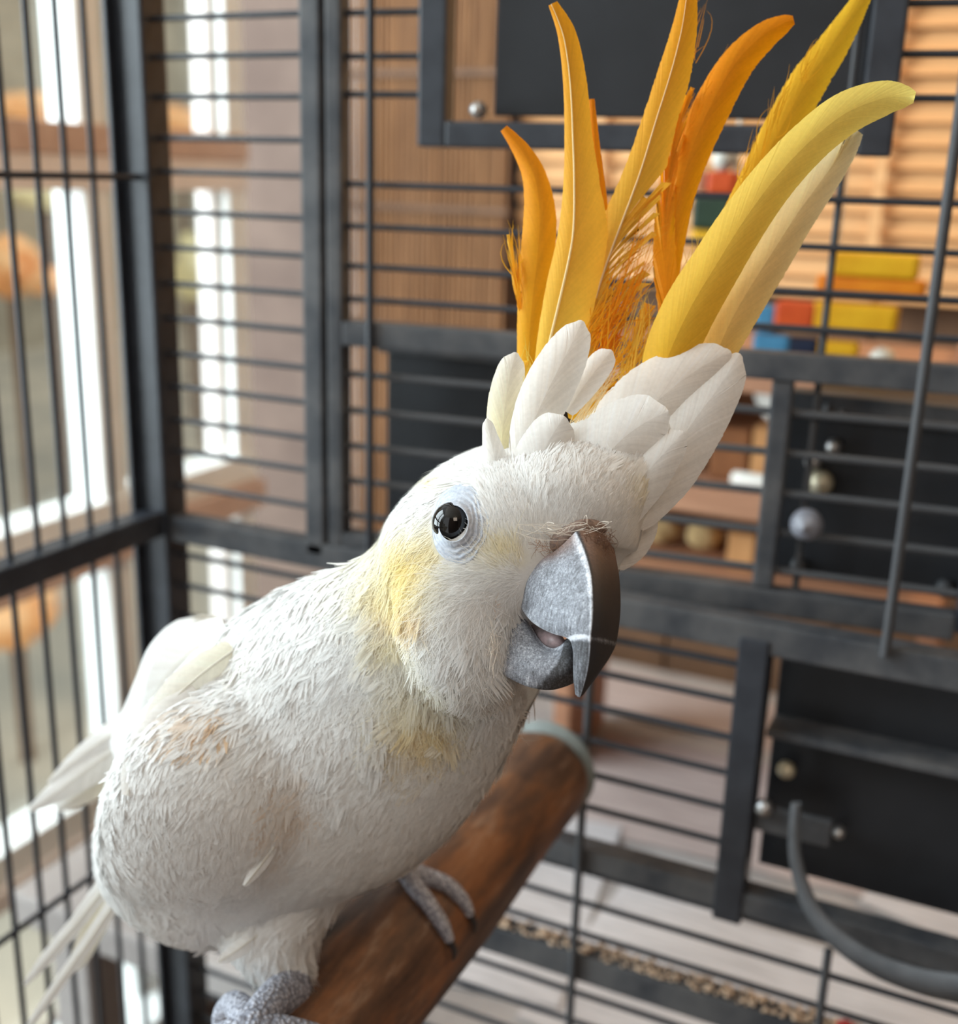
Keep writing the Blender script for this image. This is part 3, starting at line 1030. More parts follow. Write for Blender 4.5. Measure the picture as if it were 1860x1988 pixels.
torso = [(800, 985, 1060, 1250, .338, 120), (745, 1040, 1050, 1330, .343, 165), (690, 1092, 1022, 1385, .351, 185), (600, 1120, 990, 1455, .365, 200), (510, 1165, 935, 1545, .381, 225),
         (425, 1225, 860, 1632, .397, 250), (335, 1310, 762, 1700, .411, 265), (262, 1410, 650, 1742, .421, 255),
         (215, 1520, 530, 1795, .428, 225), (195, 1620, 420, 1825, .433, 170), (200, 1690, 320, 1790, .437, 95), (225, 1735, 275, 1768, .439, 30)]
head = ellipsoid_rows(975, 1062, 262, 195, -28, .338, 218)
brow = [(935, 1010, 1240, 1075, .327, 125), (945, 930, 1248, 1010, .326, 135), (990, 880, 1275, 962, .327, 118), (1060, 845, 1300, 905, .330, 90),
        (1140, 805, 1335, 845, .334, 60), (1215, 765, 1360, 790, .338, 34), (1270, 745, 1365, 755, .342, 16)]
cheek = ellipsoid_rows(895, 1215, 175, 118, 68, .322, 120)
wing = [(430, 1300, 500, 1340, .374, 30), (330, 1360, 560, 1400, .370, 70), (255, 1430, 600, 1500, .367, 92), (215, 1520, 606, 1590, .369, 102), (195, 1610, 576, 1690, .381, 104),
        (198, 1690, 488, 1755, .398, 92), (235, 1742, 390, 1768, .413, 58), (285, 1762, 330, 1770, .423, 22)]
far_wing = [(418, 1196, 470, 1260, .450, 30), (345, 1202, 430, 1330, .455, 50), (292, 1250, 400, 1400, .460, 60), (266, 1312, 360, 1480, .466, 60), (238, 1378, 330, 1560, .472, 50), (212, 1440, 290, 1600, .478, 30)]
thigh = [(500, 1740, 680, 1730, .412, 90), (455, 1790, 640, 1780, .410, 90), (425, 1832, 610, 1830, .407, 75), (455, 1866, 606, 1884, .404, 56), (502, 1900, 604, 1922, .401, 42), (520, 1938, 596, 1954, .399, 28)]
parts_ = [torso, head, brow, cheek, wing, far_wing, thigh]
tb_ = bmesh.new()
for rows in parts_:
    V, Fq, ft = loft_pts(rows)
    vs = [tb_.verts.new(v) for v in V]
    for f in list(Fq) + list(ft):
        try:
            tb_.faces.new([vs[q] for q in f])
        except ValueError:
            pass
bmesh.ops.recalc_face_normals(tb_, faces=tb_.faces[:])
tme = bpy.data.meshes.new('tmp_body')
tb_.to_mesh(tme)
tb_.free()
tob = bpy.data.objects.new('tmp_body', tme)
COL.objects.link(tob)
rm = tob.modifiers.new('r', 'REMESH')
rm.mode = 'VOXEL'
rm.voxel_size = 0.0017
smo = tob.modifiers.new('s', 'SMOOTH')
smo.factor = 0.5
smo.iterations = 6
dg = bpy.context.evaluated_depsgraph_get()
body_me = bpy.data.meshes.new_from_object(tob.evaluated_get(dg))
bpy.data.objects.remove(tob)
nb = len(body_me.vertices)
BV = np.empty(nb * 3, np.float32)
body_me.vertices.foreach_get('co', BV)
BV = BV.reshape(-1, 3).astype(float)
body_me.polygons.foreach_set('use_smooth', np.ones(len(body_me.polygons), bool))
body_faces = [tuple(p.vertices) for p in body_me.polygons]
BVH = BVHTree.FromPolygons([tuple(v) for v in BV], body_faces)
print('body verts', nb)


def hit(px, py):
    r = ray(px, py)
    loc, nor, idx, dist = BVH.ray_cast(Vector(CAM), Vector(r).normalized())
    if loc is None:
        return None, None
    return np.array(loc), np.array(nor)


def surf_depth(px, py, default=0.34):
    p, n_ = hit(px, py)
    return default if p is None else (p - CAM) @ FWD


def proj_arr(Pw):
    q = Pw - CAM
    d = q @ FWD
    return np.stack([930 + F_PX * (q @ RIGHT) / d, 994 - F_PX * (q @ UP) / d], 1), d


WHITE = np.array(srgb(248, 247, 245))
YEL = np.array(srgb(250, 226, 120))
TAN = np.array(srgb(226, 186, 136))
PINK = np.array(srgb(240, 222, 210))


def plume_color(px, d):
    """natural plumage colour, with wing rim shade painted in, by place on the bird (px: pixel coords of the surface point)"""
    c = np.repeat(WHITE[None], len(px), 0)

    def add(cx, cy, rx, ry, col, k):
        nonlocal c
        w = k * np.exp(-(((px[:, 0] - cx) / rx) ** 2 + ((px[:, 1] - cy) / ry) ** 2))
        c = c * (1 - w[:, None]) + col * w[:, None]
    add(800, 1085, 62, 58, YEL, 0.70)
    add(770, 1150, 60, 40, YEL, 0.55)
    add(790, 1190, 40, 22, np.array(srgb(250, 200, 90)), 0.45)
    add(765, 1240, 40, 30, YEL, 0.40)
    add(805, 1330, 60, 45, YEL, 0.22)
    add(830, 1405, 60, 45, YEL, 0.50)
    add(820, 1420, 45, 36, TAN, 0.30)
    add(860, 925, 24, 14, YEL, 0.35)
    add(985, 1082, 40, 20, YEL, 0.40)
    add(1250, 985, 30, 25, YEL, 0.3)
    add(425, 1378, 42, 22, TAN, 0.75)
    add(575, 1535, 30, 60, TAN, 0.42)  # brownish shading of the wing's right rim, painted into the plumage
    add(450, 1240, 60, 20, YEL, 0.12)
    return c


bird = empty('cockatoo', P(590, 1985, .405), 'white cockatoo with raised yellow crest and grey beak on the log', 'bird')
# skin-and-down body
pxb, db = proj_arr(BV)
colb = plume_color(pxb, db)
a = body_me.color_attributes.new('Col', 'FLOAT_COLOR', 'POINT')
cc = np.ones((nb, 4), np.float32)
cc[:, :3] = colb
a.data.foreach_set('color', cc.ravel())
body_me.materials.clear()
body = put('body', body_me, M_FEATHER, bird)

# ---- flow of the plumage: control directions in the picture plane at places on the bird
FLOW = np.array([
    (1070, 1015, .15, -1), (1150, 1000, .45, -1), (1220, 1010, .6, -.8), (1120, 930, .55, -1), (1200, 900, .8, -1), (1000, 940, -.05, -1), (1040, 860, .3, -1), (1300, 820, .7, -1), (1380, 740, .7, -1),
    (960, 1000, -.15, -1), (900, 910, -.75, -.5), (840, 930, -.9, .25), (790, 990, -.8, .6), (740, 1060, -.8, .6), (990, 1070, -.3, -.9), (960, 1075, -.2, -1), (955, 1118, -.6, .6), (900, 1120, -.9, .3), (840, 1110, -.7, .6), (770, 1110, -.6, .8),
    (960, 1170, -.1, 1), (945, 1250, .15, 1), (900, 1230, -.35, 1), (830, 1230, -.5, .9), (760, 1220, -.6, .8), (960, 1330, .1, 1), (900, 1340, -.1, 1), (830, 1350, -.2, 1), (760, 1330, -.4, 1), (900, 1430, -.2, 1),
    (640, 1150, -.85, .6), (560, 1200, -.85, .6), (640, 1300, -.6, .9), (520, 1330, -.7, .8), (440, 1270, -.85, .6), (700, 1450, -.45, 1), (820, 1550, -.5, .95), (930, 1480, -.45, 1), (700, 1620, -.7, .8), (600, 1700, -.8, .6),
    (560, 1420, -.25, 1), (480, 1500, -.25, 1), (400, 1420, -.6, .9), (330, 1480, -.5, 1), (280, 1600, -.25, 1), (380, 1620, -.15, 1), (500, 1620, -.35, 1), (300, 1720, .1, 1), (420, 1720, -.1, 1), (230, 1680, .1, 1),
    (350, 1240, -.9, .5), (300, 1330, -.6, .9), (240, 1450, -.5, 1), (500, 1800, -.3, 1), (560, 1880, .1, 1), (640, 1770, -.7, .7), (440, 1830, -.5, .8)], float)


def flow(px):
    w = 1.0 / (((px[:, None, :] - FLOW[None, :, :2]) ** 2).sum(-1) + 900.0) ** 1.3
    v = (w[:, :, None] * FLOW[None, :, 2:]).sum(1)
    v /= np.linalg.norm(v, axis=1)[:, None] + 1e-9
    return v


EYE_C = np.array([893.0, 1018.0])


def eye_r(px):
    """elliptic radius around the eye: <1 inside the bare ring"""
    dx, dy = (px - EYE_C).T
    c_, s_ = math.cos(math.radians(-8)), math.sin(math.radians(-8))
    u = dx * c_ - dy * s_
    v = dx * s_ + dy * c_
    return np.hypot(u / 54.0, v / 76.0)


# face area of each polygon for scattering
tri = []
for f in body_faces:
    for q in range(1, len(f) - 1):
        tri.append((f[0], f[q], f[q + 1]))
tri = np.array(tri)
A0, A1, A2 = BV[tri[:, 0]], BV[tri[:, 1]], BV[tri[:, 2]]
cr = np.cross(A1 - A0, A2 - A0)
ar = np.linalg.norm(cr, axis=1) / 2
fn = cr / (2 * ar[:, None] + 1e-15)
cen = (A0 + A1 + A2) / 3
tpx, td = proj_arr(cen)
to_cam = (CAM - cen)
to_cam /= np.linalg.norm(to_cam, axis=1)[:, None]
facing = (fn * to_cam).sum(1)


def scatter(n, weight):
    w = ar * weight
    w = w / w.sum()
    t = rng.choice(len(tri), n, p=w)
    r1, r2 = rng.random(n), rng.random(n)
    fl = r1 + r2 > 1
    r1[fl], r2[fl] = 1 - r1[fl], 1 - r2[fl]
    p = A0[t] + (A1[t] - A0[t]) * r1[:, None] + (A2[t] - A0[t]) * r2[:, None]
    return p, fn[t]


def frames(p, n_, jitter=0.15):
    px, d = proj_arr(p)
    v = flow(px)
    ang_ = rng.normal(0, jitter, len(p))
    c_, s_ = np.cos(ang_), np.sin(ang_)
    v = np.stack([v[:, 0] * c_ - v[:, 1] * s_, v[:, 0] * s_ + v[:, 1] * c_], 1)
    T = v[:, :1] * RIGHT - v[:, 1:] * UP
    T = T - (T * n_).sum(1)[:, None] * n_
    T /= np.linalg.norm(T, axis=1)[:, None] + 1e-9
    B = np.cross(n_, T)
    return px, d, T, B


def strips(C, Wd, col):
    """C (N,K,3) centre lines, Wd (N,K,3) half-width vectors -> verts, quads, colours"""
    N, K, _ = C.shape
    V = np.stack([C - Wd, C + Wd], 2).reshape(N * K * 2, 3)
    base = (np.arange(N) * K * 2)[:, None, None]
    k = np.arange(K - 1)[None, :, None] * 2
    q = np.array([0, 2, 3, 1])[None, None, :]
    Fq = (base + k + q).reshape(-1, 4)
    return V, Fq, np.repeat(col[:, None], K * 2, 1).reshape(-1, 3) if col.ndim == 2 else col.reshape(-1, 3)


def snap_path(p, n_, T, L, K, dead=None):
    """K points of a path of length L that starts at p along T and follows the body surface"""
    N = len(p)
    Pk = np.empty((N, K, 3))
    Nk = np.empty((N, K, 3))
    Tk = np.empty((N, K, 3))
    Pk[:, 0], Nk[:, 0], Tk[:, 0] = p, n_, T
    near = BVH.find_nearest
    for k in range(1, K):
        q = Pk[:, k - 1] + Tk[:, k - 1] * (L / (K - 1))[:, None]
        for i_ in range(N):
            loc, nor, ix, ds = near(q[i_])
            Pk[i_, k] = loc
            Nk[i_, k] = nor
        nn = 0.5 * Nk[:, k] + 0.5 * Nk[:, k - 1]
        nn /= np.linalg.norm(nn, axis=1)[:, None] + 1e-9
        Nk[:, k] = nn
        t = Tk[:, k - 1] - (Tk[:, k - 1] * nn).sum(1)[:, None] * nn
        Tk[:, k] = t / (np.linalg.norm(t, axis=1)[:, None] + 1e-9)
    return Pk, Nk, Tk


NRM = []


def feathers(p, n_, L, Wd, nS=11, K=5, lift=0.03, jitter=0.15, tone=0.02, ragged=0.10):
    """contour feathers: nS soft barbs lying side by side along the body, longest in the middle, frayed at the tip"""
    N = len(p)
    px, d, T, B = frames(p, n_, jitter)
    c = plume_color(px, d) * (1 + rng.normal(0, tone, (N, 1)))
    Pk, Nk, Tk = snap_path(p, n_, T, L, K)
    Bk = np.cross(Nk, Tk)
    L3_ = L[:, None, None]
    W3 = Wd[:, None, None]
    u0 = np.linspace(-1, 1, nS)[None, :, None] + rng.normal(0, 0.05, (N, nS, 1))
    kk = np.linspace(0, 1, K)[None, None, :]
    short = (0.30 * (1 - np.sqrt(np.clip(1 - u0 ** 2, 0, 1))) + np.abs(rng.normal(0, ragged, (N, nS, 1)))) * kk
    sway = rng.normal(0, 0.07, (N, 1, 1)) + rng.normal(0, 0.025, (N, nS, 1))
    u = u0 * W3 * (0.40 + 0.85 * kk - 0.30 * kk ** 2) + sway * L3_ * kk ** 2
    lf = np.abs(rng.normal(0, 1.0, (N, 1, 1))) * lift
    h = lf * L3_ * kk ** 2 + 0.00045 * kk - 0.00025 + 0.00012 * rng.random((N, 1, 1))
    C = Pk[:, None] - (short * L3_)[..., None] * Tk[:, None] + u[..., None] * Bk[:, None] + h[..., None] * Nk[:, None]
    wid = (W3 * 1.75 / nS) * (1 - 0.80 * kk ** 5) * np.ones((N, nS, 1))
    Wv_ = wid[..., None] * Bk[:, None]
    Co = np.repeat(c[:, None], nS, 1).reshape(-1, 3) * (1 + rng.normal(0, 0.012, (N * nS, 1)))
    nn = np.repeat(np.broadcast_to(Nk[:, None], (N, nS, K, 3)).reshape(-1, 3), 2, 0)
    NRM.append(nn)
    return strips(C.reshape(N * nS, K, 3), Wv_.reshape(N * nS, K, 3), np.clip(Co, 0, 1))


def filaments(p, n_, L, w, K=5, lift=0.35, jitter=0.35, curl=0.25, tone=0.05):
    N = len(p)
    px, d, T, B = frames(p, n_, jitter)
    c = np.clip(plume_color(px, d) * (1 + rng.normal(0, tone, (N, 1))), 0, 1)
    Pk, Nk, Tk = snap_path(p, n_, T, L, K)
    Bk = np.cross(Nk, Tk)
    kk = np.linspace(0, 1, K)[None, :]
    L2 = L[:, None]
    l1 = np.abs(rng.normal(0, 1, (N, 1))) * lift
    cu = rng.normal(0, curl, (N, 1))
    C = Pk + (L2 * cu * kk ** 2)[..., None] * Bk + (L2 * l1 * (kk - 0.6 * kk ** 2) + 0.0004 * kk + 0.0001)[..., None] * Nk
    wv_ = w * (1 - 0.85 * kk ** 2) * np.ones((N, 1))
    NRM.append(np.repeat(Nk.reshape(-1, 3), 2, 0))
    return strips(C, wv_[..., None] * Bk, c)


def region(fn_):
    return fn_(tpx[:, 0], tpx[:, 1])


def seg_w(px_, py_, cx, cy, rx, ry):
    return np.exp(-(((px_ - cx) / rx) ** 2 + ((py_ - cy) / ry) ** 2))


vis = np.clip(facing * 0.9 + 0.45, 0.0, 1.0)
X_, Y_ = tpx[:, 0], tpx[:, 1]
er = eye_r(tpx)
not_eye = (er > 1.06).astype(float)
is_head = ((X_ + 0.55 * Y_ > 1310) & (Y_ < 1330)).astype(float)
face = np.clip(seg_w(X_, Y_, 960, 1180, 150, 190) + seg_w(X_, Y_, 1050, 1010, 170, 70) + seg_w(X_, Y_, 840, 1330, 190, 140) + seg_w(X_, Y_, 780, 1130, 90, 100), 0, 1)
# beak footprint on the head stays bare
beak_zone = ((X_ > 1014) & (Y_ > 1062) & (facing > 0)).astype(float)
ok = not_eye * vis * (1 - beak_zone)

crown = ((X_ > 985) & (Y_ < 880)).astype(float)
acc = []
nB = 5200
fw_zone = ((X_ < 445) & (Y_ < 1340) & (td > 0.392)) | ((X_ < 300) & (Y_ < 1620) & (td > 0.415))
back_ok = np.where(fw_zone, 0.0, 1.0)
p_, n_ = scatter(nB, ok * (1 - is_head) * back_ok + 1e-9)
acc.append(feathers(p_, n_, rng.uniform(0.012, 0.024, nB), rng.uniform(0.0030, 0.0056, nB), 11, 5, 0.018, 0.20))
nL_ = 420
p_, n_ = scatter(nL_, ok * (1 - is_head) * back_ok * (facing > 0.1) + 1e-9)
acc.append(feathers(p_, n_, rng.uniform(0.007, 0.013, nL_), rng.uniform(0.0015, 0.0030, nL_), 9, 5, 0.11, 0.30))
nH = 4200
p_, n_ = scatter(nH, ok * is_head * (1 - crown) + 1e-9)
acc.append(feathers(p_, n_, rng.uniform(0.0050, 0.0095, nH), rng.uniform(0.0010, 0.0018, nH), 7, 4, 0.03, 0.16))
nQ = 300
p_, n_ = scatter(nQ, ok * (seg_w(X_, Y_, 1080, 960, 150, 60) + 0.4 * seg_w(X_, Y_, 880, 930, 90, 40)) * (facing > 0.15) + 1e-9)
acc.append(feathers(p_, n_, rng.uniform(0.006, 0.011, nQ), rng.uniform(0.0014, 0.0026, nQ), 11, 5, 0.07, 0.20))
nF = 40000
p_, n_ = scatter(nF, ok * face * (1 - crown) + 1e-9)
acc.append(filaments(p_, n_, rng.uniform(0.003, 0.0085, nF), 0.00006, 5, 0.12, 0.28, 0.25))
nT_ = 6500
throat = seg_w(X_, Y_, 870, 1340, 130, 110) + 0.7 * seg_w(X_, Y_, 940, 1230, 60, 110) + 0.5 * seg_w(X_, Y_, 780, 1160, 80, 80)
throat = throat * (facing > 0.25)
p_, n_ = scatter(nT_, ok * throat + 1e-9)
acc.append(filaments(p_, n_, rng.uniform(0.006, 0.015, nT_), 0.00008, 6, 0.24, 0.36, 0.35))
nT2 = 420
p_, n_ = scatter(nT2, ok * (er > 2.3) * (throat + 0.35 * seg_w(X_, Y_, 820, 1450, 160, 60)) + 1e-9)
acc.append(feathers(p_, n_, rng.uniform(0.008, 0.014, nT2), rng.uniform(0.0012, 0.0022, nT2), 9, 6, 0.16, 0.30))
nG = 9000
p_, n_ = scatter(nG, ok * (1 - face) * (1 - crown) * back_ok + 1e-9)
acc.append(filaments(p_, n_, rng.uniform(0.004, 0.010, nG), 0.00008, 4, 0.06, 0.30, 0.15))
off = 0
Vv, Ff, Cc_ = [], [], []
for (V, Fq, c) in acc:
    Vv.append(V)
    Ff.append(Fq + off)
    Cc_.append(c)
    off += len(V)
pl_me = np_mesh('plumage', np.vstack(Vv), np.vstack(Ff), True, np.vstack(Cc_))
# barbs shade with the soft surface they lie on
nv_ = np.vstack(NRM)
nv_ = nv_ + rng.normal(0, 0.05, nv_.shape)
nv_ /= np.linalg.norm(nv_, axis=1)[:, None]
pl_me.normals_split_custom_set_from_vertices(nv_.tolist())
o = put('plumage', pl_me, M_FEATHER, bird)
o['kind'] = 'stuff'
print('plumage verts', off)

# ------------------------------------------------------------------ big feathers: a rachis and two vanes of barbs
def big_feather(name, pts, d0, d1, c0, c1, label=None, nbarb=120, lag=0.10, curl=0.35, twist=0.0, fray=(0.0, 0.0), fray_side=0,
                rachis=True, rach_col=None, edge=0.03, parent=None, mat=None, K=6, tip=0.0, wide=1.0):
    """pts: pixel rows (x, y, left half width, right half width) from base to tip; d0,d1 depth of base and tip.
    fray=(t0,t1): part of the rachis whose barbs stand loose on side fray_side (-1 left, 1 right)"""
    parent = parent or bird
    mat = mat or M_CREST
    q = catmull(np.array(pts, float), 12)
    m = len(q)
    ts = np.linspace(0, 1, m)
    dd = d0 + (d1 - d0) * ts
    C = np.array([P(x_, y_, d_) for (x_, y_, _, _), d_ in zip(q, dd)])
    T = np.gradient(C, axis=0)
    T /= np.linalg.norm(T, axis=1)[:, None]
    view = C - CAM
    view /= np.linalg.norm(view, axis=1)[:, None]
    N = np.cross(view, T)          # image-plane sideways; sign fixed below
    N /= np.linalg.norm(N, axis=1)[:, None]
    sgn = 1.0 if (N[m // 2] @ RIGHT) > 0 else -1.0
    N *= sgn
    scale = dd / F_PX
    rt_ = np.sqrt(np.clip(1 - (np.clip((ts - (1 - tip)) / tip, 0, 1)) ** 2, 0.0, 1)) if tip > 0 else 1.0
    wl, wr = q[:, 2] * scale * rt_, q[:, 3] * scale * rt_

    def at(arr, t):
        t = np.clip(t, 0, 1) * (m - 1)
        i0 = np.clip(np.floor(t).astype(int), 0, m - 2)
        f = (t - i0)
        if arr.ndim == 2:
            f = f[..., None]
        return arr[i0] * (1 - f) + arr[i0 + 1] * f

    c0, c1 = np.array(c0), np.array(c1)
    Cs, Ws, Co, Fr_ = [], [], [], []
    kk = np.linspace(0, 1, K)[None, :]
    for sd, wd in ((-1, wl), (1, wr)):
        t0 = np.linspace(-lag * 0.8, 1.0, nbarb)
        lg = lag * (1 + rng.normal(0, 0.04, nbarb) * (edge > 0.05))
        te = t0 + lg
        over = np.clip(te - 1, 0, None)
        te = np.minimum(te, 1.0 - 0.55 * tip * np.clip(1 - over / (lag + 1e-6), 0, 1) ** 2)
        fr = ((t0 > fray[0]) & (t0 < fray[1]) & ((fray_side == 0) | (fray_side == sd))).astype(float) if fray[1] > 0 else np.zeros(nbarb)
        fr = fr * rng.uniform(0.3, 1.0, nbarb)
        h = at(wd, np.minimum(te, 1 - 0.25 * tip)) * (1 + 0.35 * rng.normal(0, edge, nbarb)) * (1 + fr * rng.normal(0.25, 0.3, nbarb)) * (np.clip(1 - over / (lag + 1e-6), 0.0, 1) ** (0.35 if tip == 0 else 1.0))
        # clump barbs a little so that splits show
        clump = 0.012 * np.sin(t0 * 57 + rng.uniform(0, 6)) + 0.008 * np.sin(t0 * 131 + rng.uniform(0, 6))
        te = np.clip(te + clump * (0.12 + 1.6 * fr), 0, 1)
        te = np.maximum(te, 0.0)
        t = np.clip(t0[:, None] + (te - t0)[:, None] * kk ** 0.85, 0, 1)
        u = h[:, None] * kk ** 1.1
        base = at(C, t)
        Nn = at(N, t)
        Vw = at(view, t)
        wloc = np.maximum(np.maximum(at(wd, t), u), 1e-6)
        dep = curl * u * u / wloc + twist * sd * u + fr[:, None] * rng.normal(0, 0.0022, (nbarb, 1)) * kk ** 1.5 + 0.00003 * rng.normal(0, 1, (nbarb, 1)) * kk
        Cc = base + sd * u[..., None] * Nn + dep[..., None] * Vw
        gap = np.linalg.norm(C[1:] - C[:-1], axis=1).sum() / nbarb
        wid = gap * 0.85 * wide * (1 - 0.55 * fr[:, None]) * (1 - 0.6 * kk ** 4)
        Tt = at(T, t)
        dirb = np.gradient(Cc, axis=1)
        dirb /= np.linalg.norm(dirb, axis=2)[..., None] + 1e-12
        wv_ = np.cross(dirb, Vw)
        wv_ /= np.linalg.norm(wv_, axis=2)[..., None] + 1e-12
        Cs.append(Cc)
        Fr_.append(fr)
        Ws.append(wv_ * wid[..., None])
        base_c = c0[None, None] * (1 - t[..., None]) + c1[None, None] * t[..., None]
        tone = (1 + rng.normal(0, 0.022, (nbarb, 1)) + 0.02 * np.sin(t0 * 40)[:, None])[..., None]
        cc_ = np.clip(base_c * tone * (1.0 - 0.05 * sd), 0, 1)
        Co.append(np.repeat(cc_[:, :, None, :], 2, 2).reshape(-1, 3))
    Vs_, Fs_, Cs2, base_i = [], [], [], 0
    for Cc, Wv_, cc_, fr in zip(Cs, Ws, Co, Fr_):
        cc4 = cc_.reshape(nbarb, K, 2, 3)[:, :, 0]
        idx = np.arange(nbarb * K).reshape(nbarb, K)
        quads = np.stack([idx[:-1, :-1], idx[1:, :-1], idx[1:, 1:], idx[:-1, 1:]], -1)
        keep = np.ones((nbarb - 1, K - 1), bool)
        if fr.max() > 0:
            cut = fr[:-1] > 0.42
            depth_cut = np.clip((fr[:-1] * 1.3 * (K - 1)).astype(int), 1, K - 1)
            for q_ in np.nonzero(cut)[0]:
                keep[q_, K - 1 - depth_cut[q_]:] = False
        Vs_.append(Cc.reshape(-1, 3))
        Fs_.append(quads[keep] + base_i)
        Cs2.append(cc4.reshape(-1, 3))
        base_i += nbarb * K
        loose_i = np.nonzero(fr > 0.30)[0]
        if len(loose_i):
            V2, F2, _ = strips(Cc[loose_i] - at(view, np.full((1,), 0.5))[0] * 0.0001, Wv_[loose_i] * 0.30, np.zeros((len(loose_i), 3)))
            Vs_.append(V2)
            Fs_.append(F2 + base_i)
            Cs2.append(np.repeat(cc4[loose_i][:, :, None], 2, 2).reshape(-1, 3))
            base_i += len(V2)
    me = np_mesh(name, np.vstack(Vs_), np.vstack(Fs_), True, np.vstack(Cs2))
    o = put(name, me, mat, parent)
    if label:
        o['label'] = label
    if rachis:
        rr = np.interp(ts, [0, 0.6, 1], [0.00042, 0.00026, 0.00008])
        Vr, Fr = tube_mesh(C[::6] - view[::6] * 0.00025, rr[::6], 6, 3)
        rc = np.array(rach_col if rach_col is not None else np.clip(np.array(c0) * 0.4 + np.array(srgb(250, 235, 190)) * 0.6, 0, 1))
        put('rachis', np_mesh('rachis', Vr, Fr, True, np.repeat(rc[None], len(Vr), 0)), mat, o)
    return o


def rows4(pts, ratio=0.5):
    return [(x_, y_, 2 * w_ * ratio, 2 * w_ * (1 - ratio)) for (x_, y_, w_) in pts]


OR = srgb(252, 168, 22)
OR2 = srgb(250, 150, 12)
YO = srgb(250, 186, 40)
YP_ = srgb(248, 208, 84)
CRM = srgb(246, 238, 200)
PALE = srgb(246, 230, 130)
WHT = srgb(249, 247, 244)

# back row
big_feather('crest_feather', rows4([(1345, 590, 16), (1400, 470, 26), (1455, 365, 31), (1508, 265, 38), (1562, 165, 37), (1612, 92, 31), (1655, 25, 22), (1690, -35, 12)], 0.45), .352, .360, YO, srgb(250, 200, 50),
            'yellow crest feather reaching the top edge', 170, 0.22, 0.45, edge=0.05, rachis=False)
big_feather('crest_feather', rows4([(1290, 620, 14), (1298, 500, 24), (1318, 380, 28), (1345, 285, 35), (1385, 195, 37), (1430, 120, 33), (1480, 70, 27), (1520, 46, 18), (1541, 38, 8)], 0.45), .349, .346, OR, OR2,
            'orange crest feather curving right', 170, 0.20, 0.45, edge=0.03, rachis=False)
big_feather('crest_feather', rows4([(1300, 640, 10), (1292, 540, 22), (1290, 440, 20), (1300, 330, 14), (1322, 230, 10), (1345, 170, 3)], 0.5), .347, .348, OR, YO,
            'frayed narrow orange crest feather', 100, 0.25, 0.2, fray=(0.3, 0.98), edge=0.12, rachis=False)
big_feather('crest_feather', rows4([(1130, 700, 20), (1148, 610, 40), (1175, 520, 52), (1208, 430, 48), (1243, 335, 40), (1275, 230, 34), (1303, 140, 32), (1325, 50, 24), (1337, -40, 12)], 0.40), .343, .340, YP_, OR,
            'tall middle crest feather with loose barbs', 200, 0.17, 0.40, fray=(-0.1, 0.36), fray_side=1, edge=0.04, rach_col=srgb(250, 226, 180))
big_feather('crest_feather', rows4([(1135, 690, 12), (1152, 590, 24), (1162, 490, 22), (1163, 400, 17), (1156, 300, 11), (1149, 192, 5)], 0.5), .345, .348, OR, OR2,
            'narrow pointed orange crest feather', 110, 0.22, 0.35, edge=0.05, rachis=False)
big_feather('crest_feather', rows4([(1022, 740, 18), (1030, 620, 26), (1042, 510, 33), (1048, 420, 32), (1038, 345, 24), (1012, 292, 17), (978, 249, 8)], 0.5), .347, .350, YO, OR2,
            'leftmost orange crest feather with a bent tip', 150, 0.18, 0.5, edge=0.03, rachis=False)
big_feather('crest_feather', rows4([(1050, 740, 26), (1068, 660, 42), (1092, 560, 54), (1112, 460, 50), (1115, 360, 36), (1112, 260, 27), (1107, 160, 23), (1094, 70, 18), (1070, 8, 9)], 0.30), .337, .341, YP_, OR,
            'tall left crest feather with a pale shaft', 220, 0.14, 0.45, edge=0.02, rach_col=srgb(252, 236, 190))
# long pale pair on the right
big_feather('crest_feather', rows4([(1375, 740, 26), (1402, 660, 40), (1440, 585, 45), (1490, 505, 43), (1548, 415, 38), (1606, 335, 32), (1645, 280, 24), (1666, 254, 12)], 0.5), .336, .338, srgb(252, 200, 92), CRM,
            'cream tipped crest feather at the far right', 160, 0.18, 0.6, fray=(0.72, 0.86), fray_side=-1, edge=0.03, rachis=False)
big_feather('crest_feather', rows4([(1275, 760, 36), (1302, 680, 50), (1342, 595, 53), (1390, 515, 50), (1442, 432, 47), (1502, 350, 44), (1572, 275, 42), (1642, 220, 41), (1712, 192, 34), (1755, 188, 22), (1776, 190, 10)], 0.5), .333, .318, srgb(250, 198, 50), PALE,
            'broad pale yellow crest feather bending right', 240, 0.16, 0.48, edge=0.012, rachis=False)
# short yellow down at the crest root
big_feather('crest_feather', rows4([(1205, 800, 14), (1222, 730, 20), (1240, 660, 18), (1262, 590, 10)], 0.5), .340, .344, YP_, YO, 'short frayed yellow crest feather', 60, 0.3, 0.2, fray=(0.0, 1.0), edge=0.3, rachis=False)
big_feather('crest_feather', rows4([(1120, 820, 24), (1150, 760, 34), (1180, 700, 30), (1205, 650, 12)], 0.5), .341, .345, YO, OR, 'short orange feather at the crest root', 70, 0.3, 0.2, fray=(0.3, 1.0), edge=0.15, rachis=False)
big_feather('crest_feather', rows4([(985, 880, 12), (1000, 830, 20), (1012, 770, 16), (1022, 700, 6)], 0.5), .330, .334, srgb(248, 232, 110), YP_, 'short yellow down feather at the left crest root', 60, 0.3, 0.2, fray=(0.0, 1.0), edge=0.25, rachis=False)
big_feather('crest_feather', rows4([(1010, 600, 4), (1004, 560, 7), (996, 510, 7), (986, 455, 2)], 0.5), .348, .350, OR, YP_, 'tiny split barbs beside the leftmost crest feather', 30, 0.4, 0.2, fray=(0.2, 1.0), edge=0.3, rachis=False)

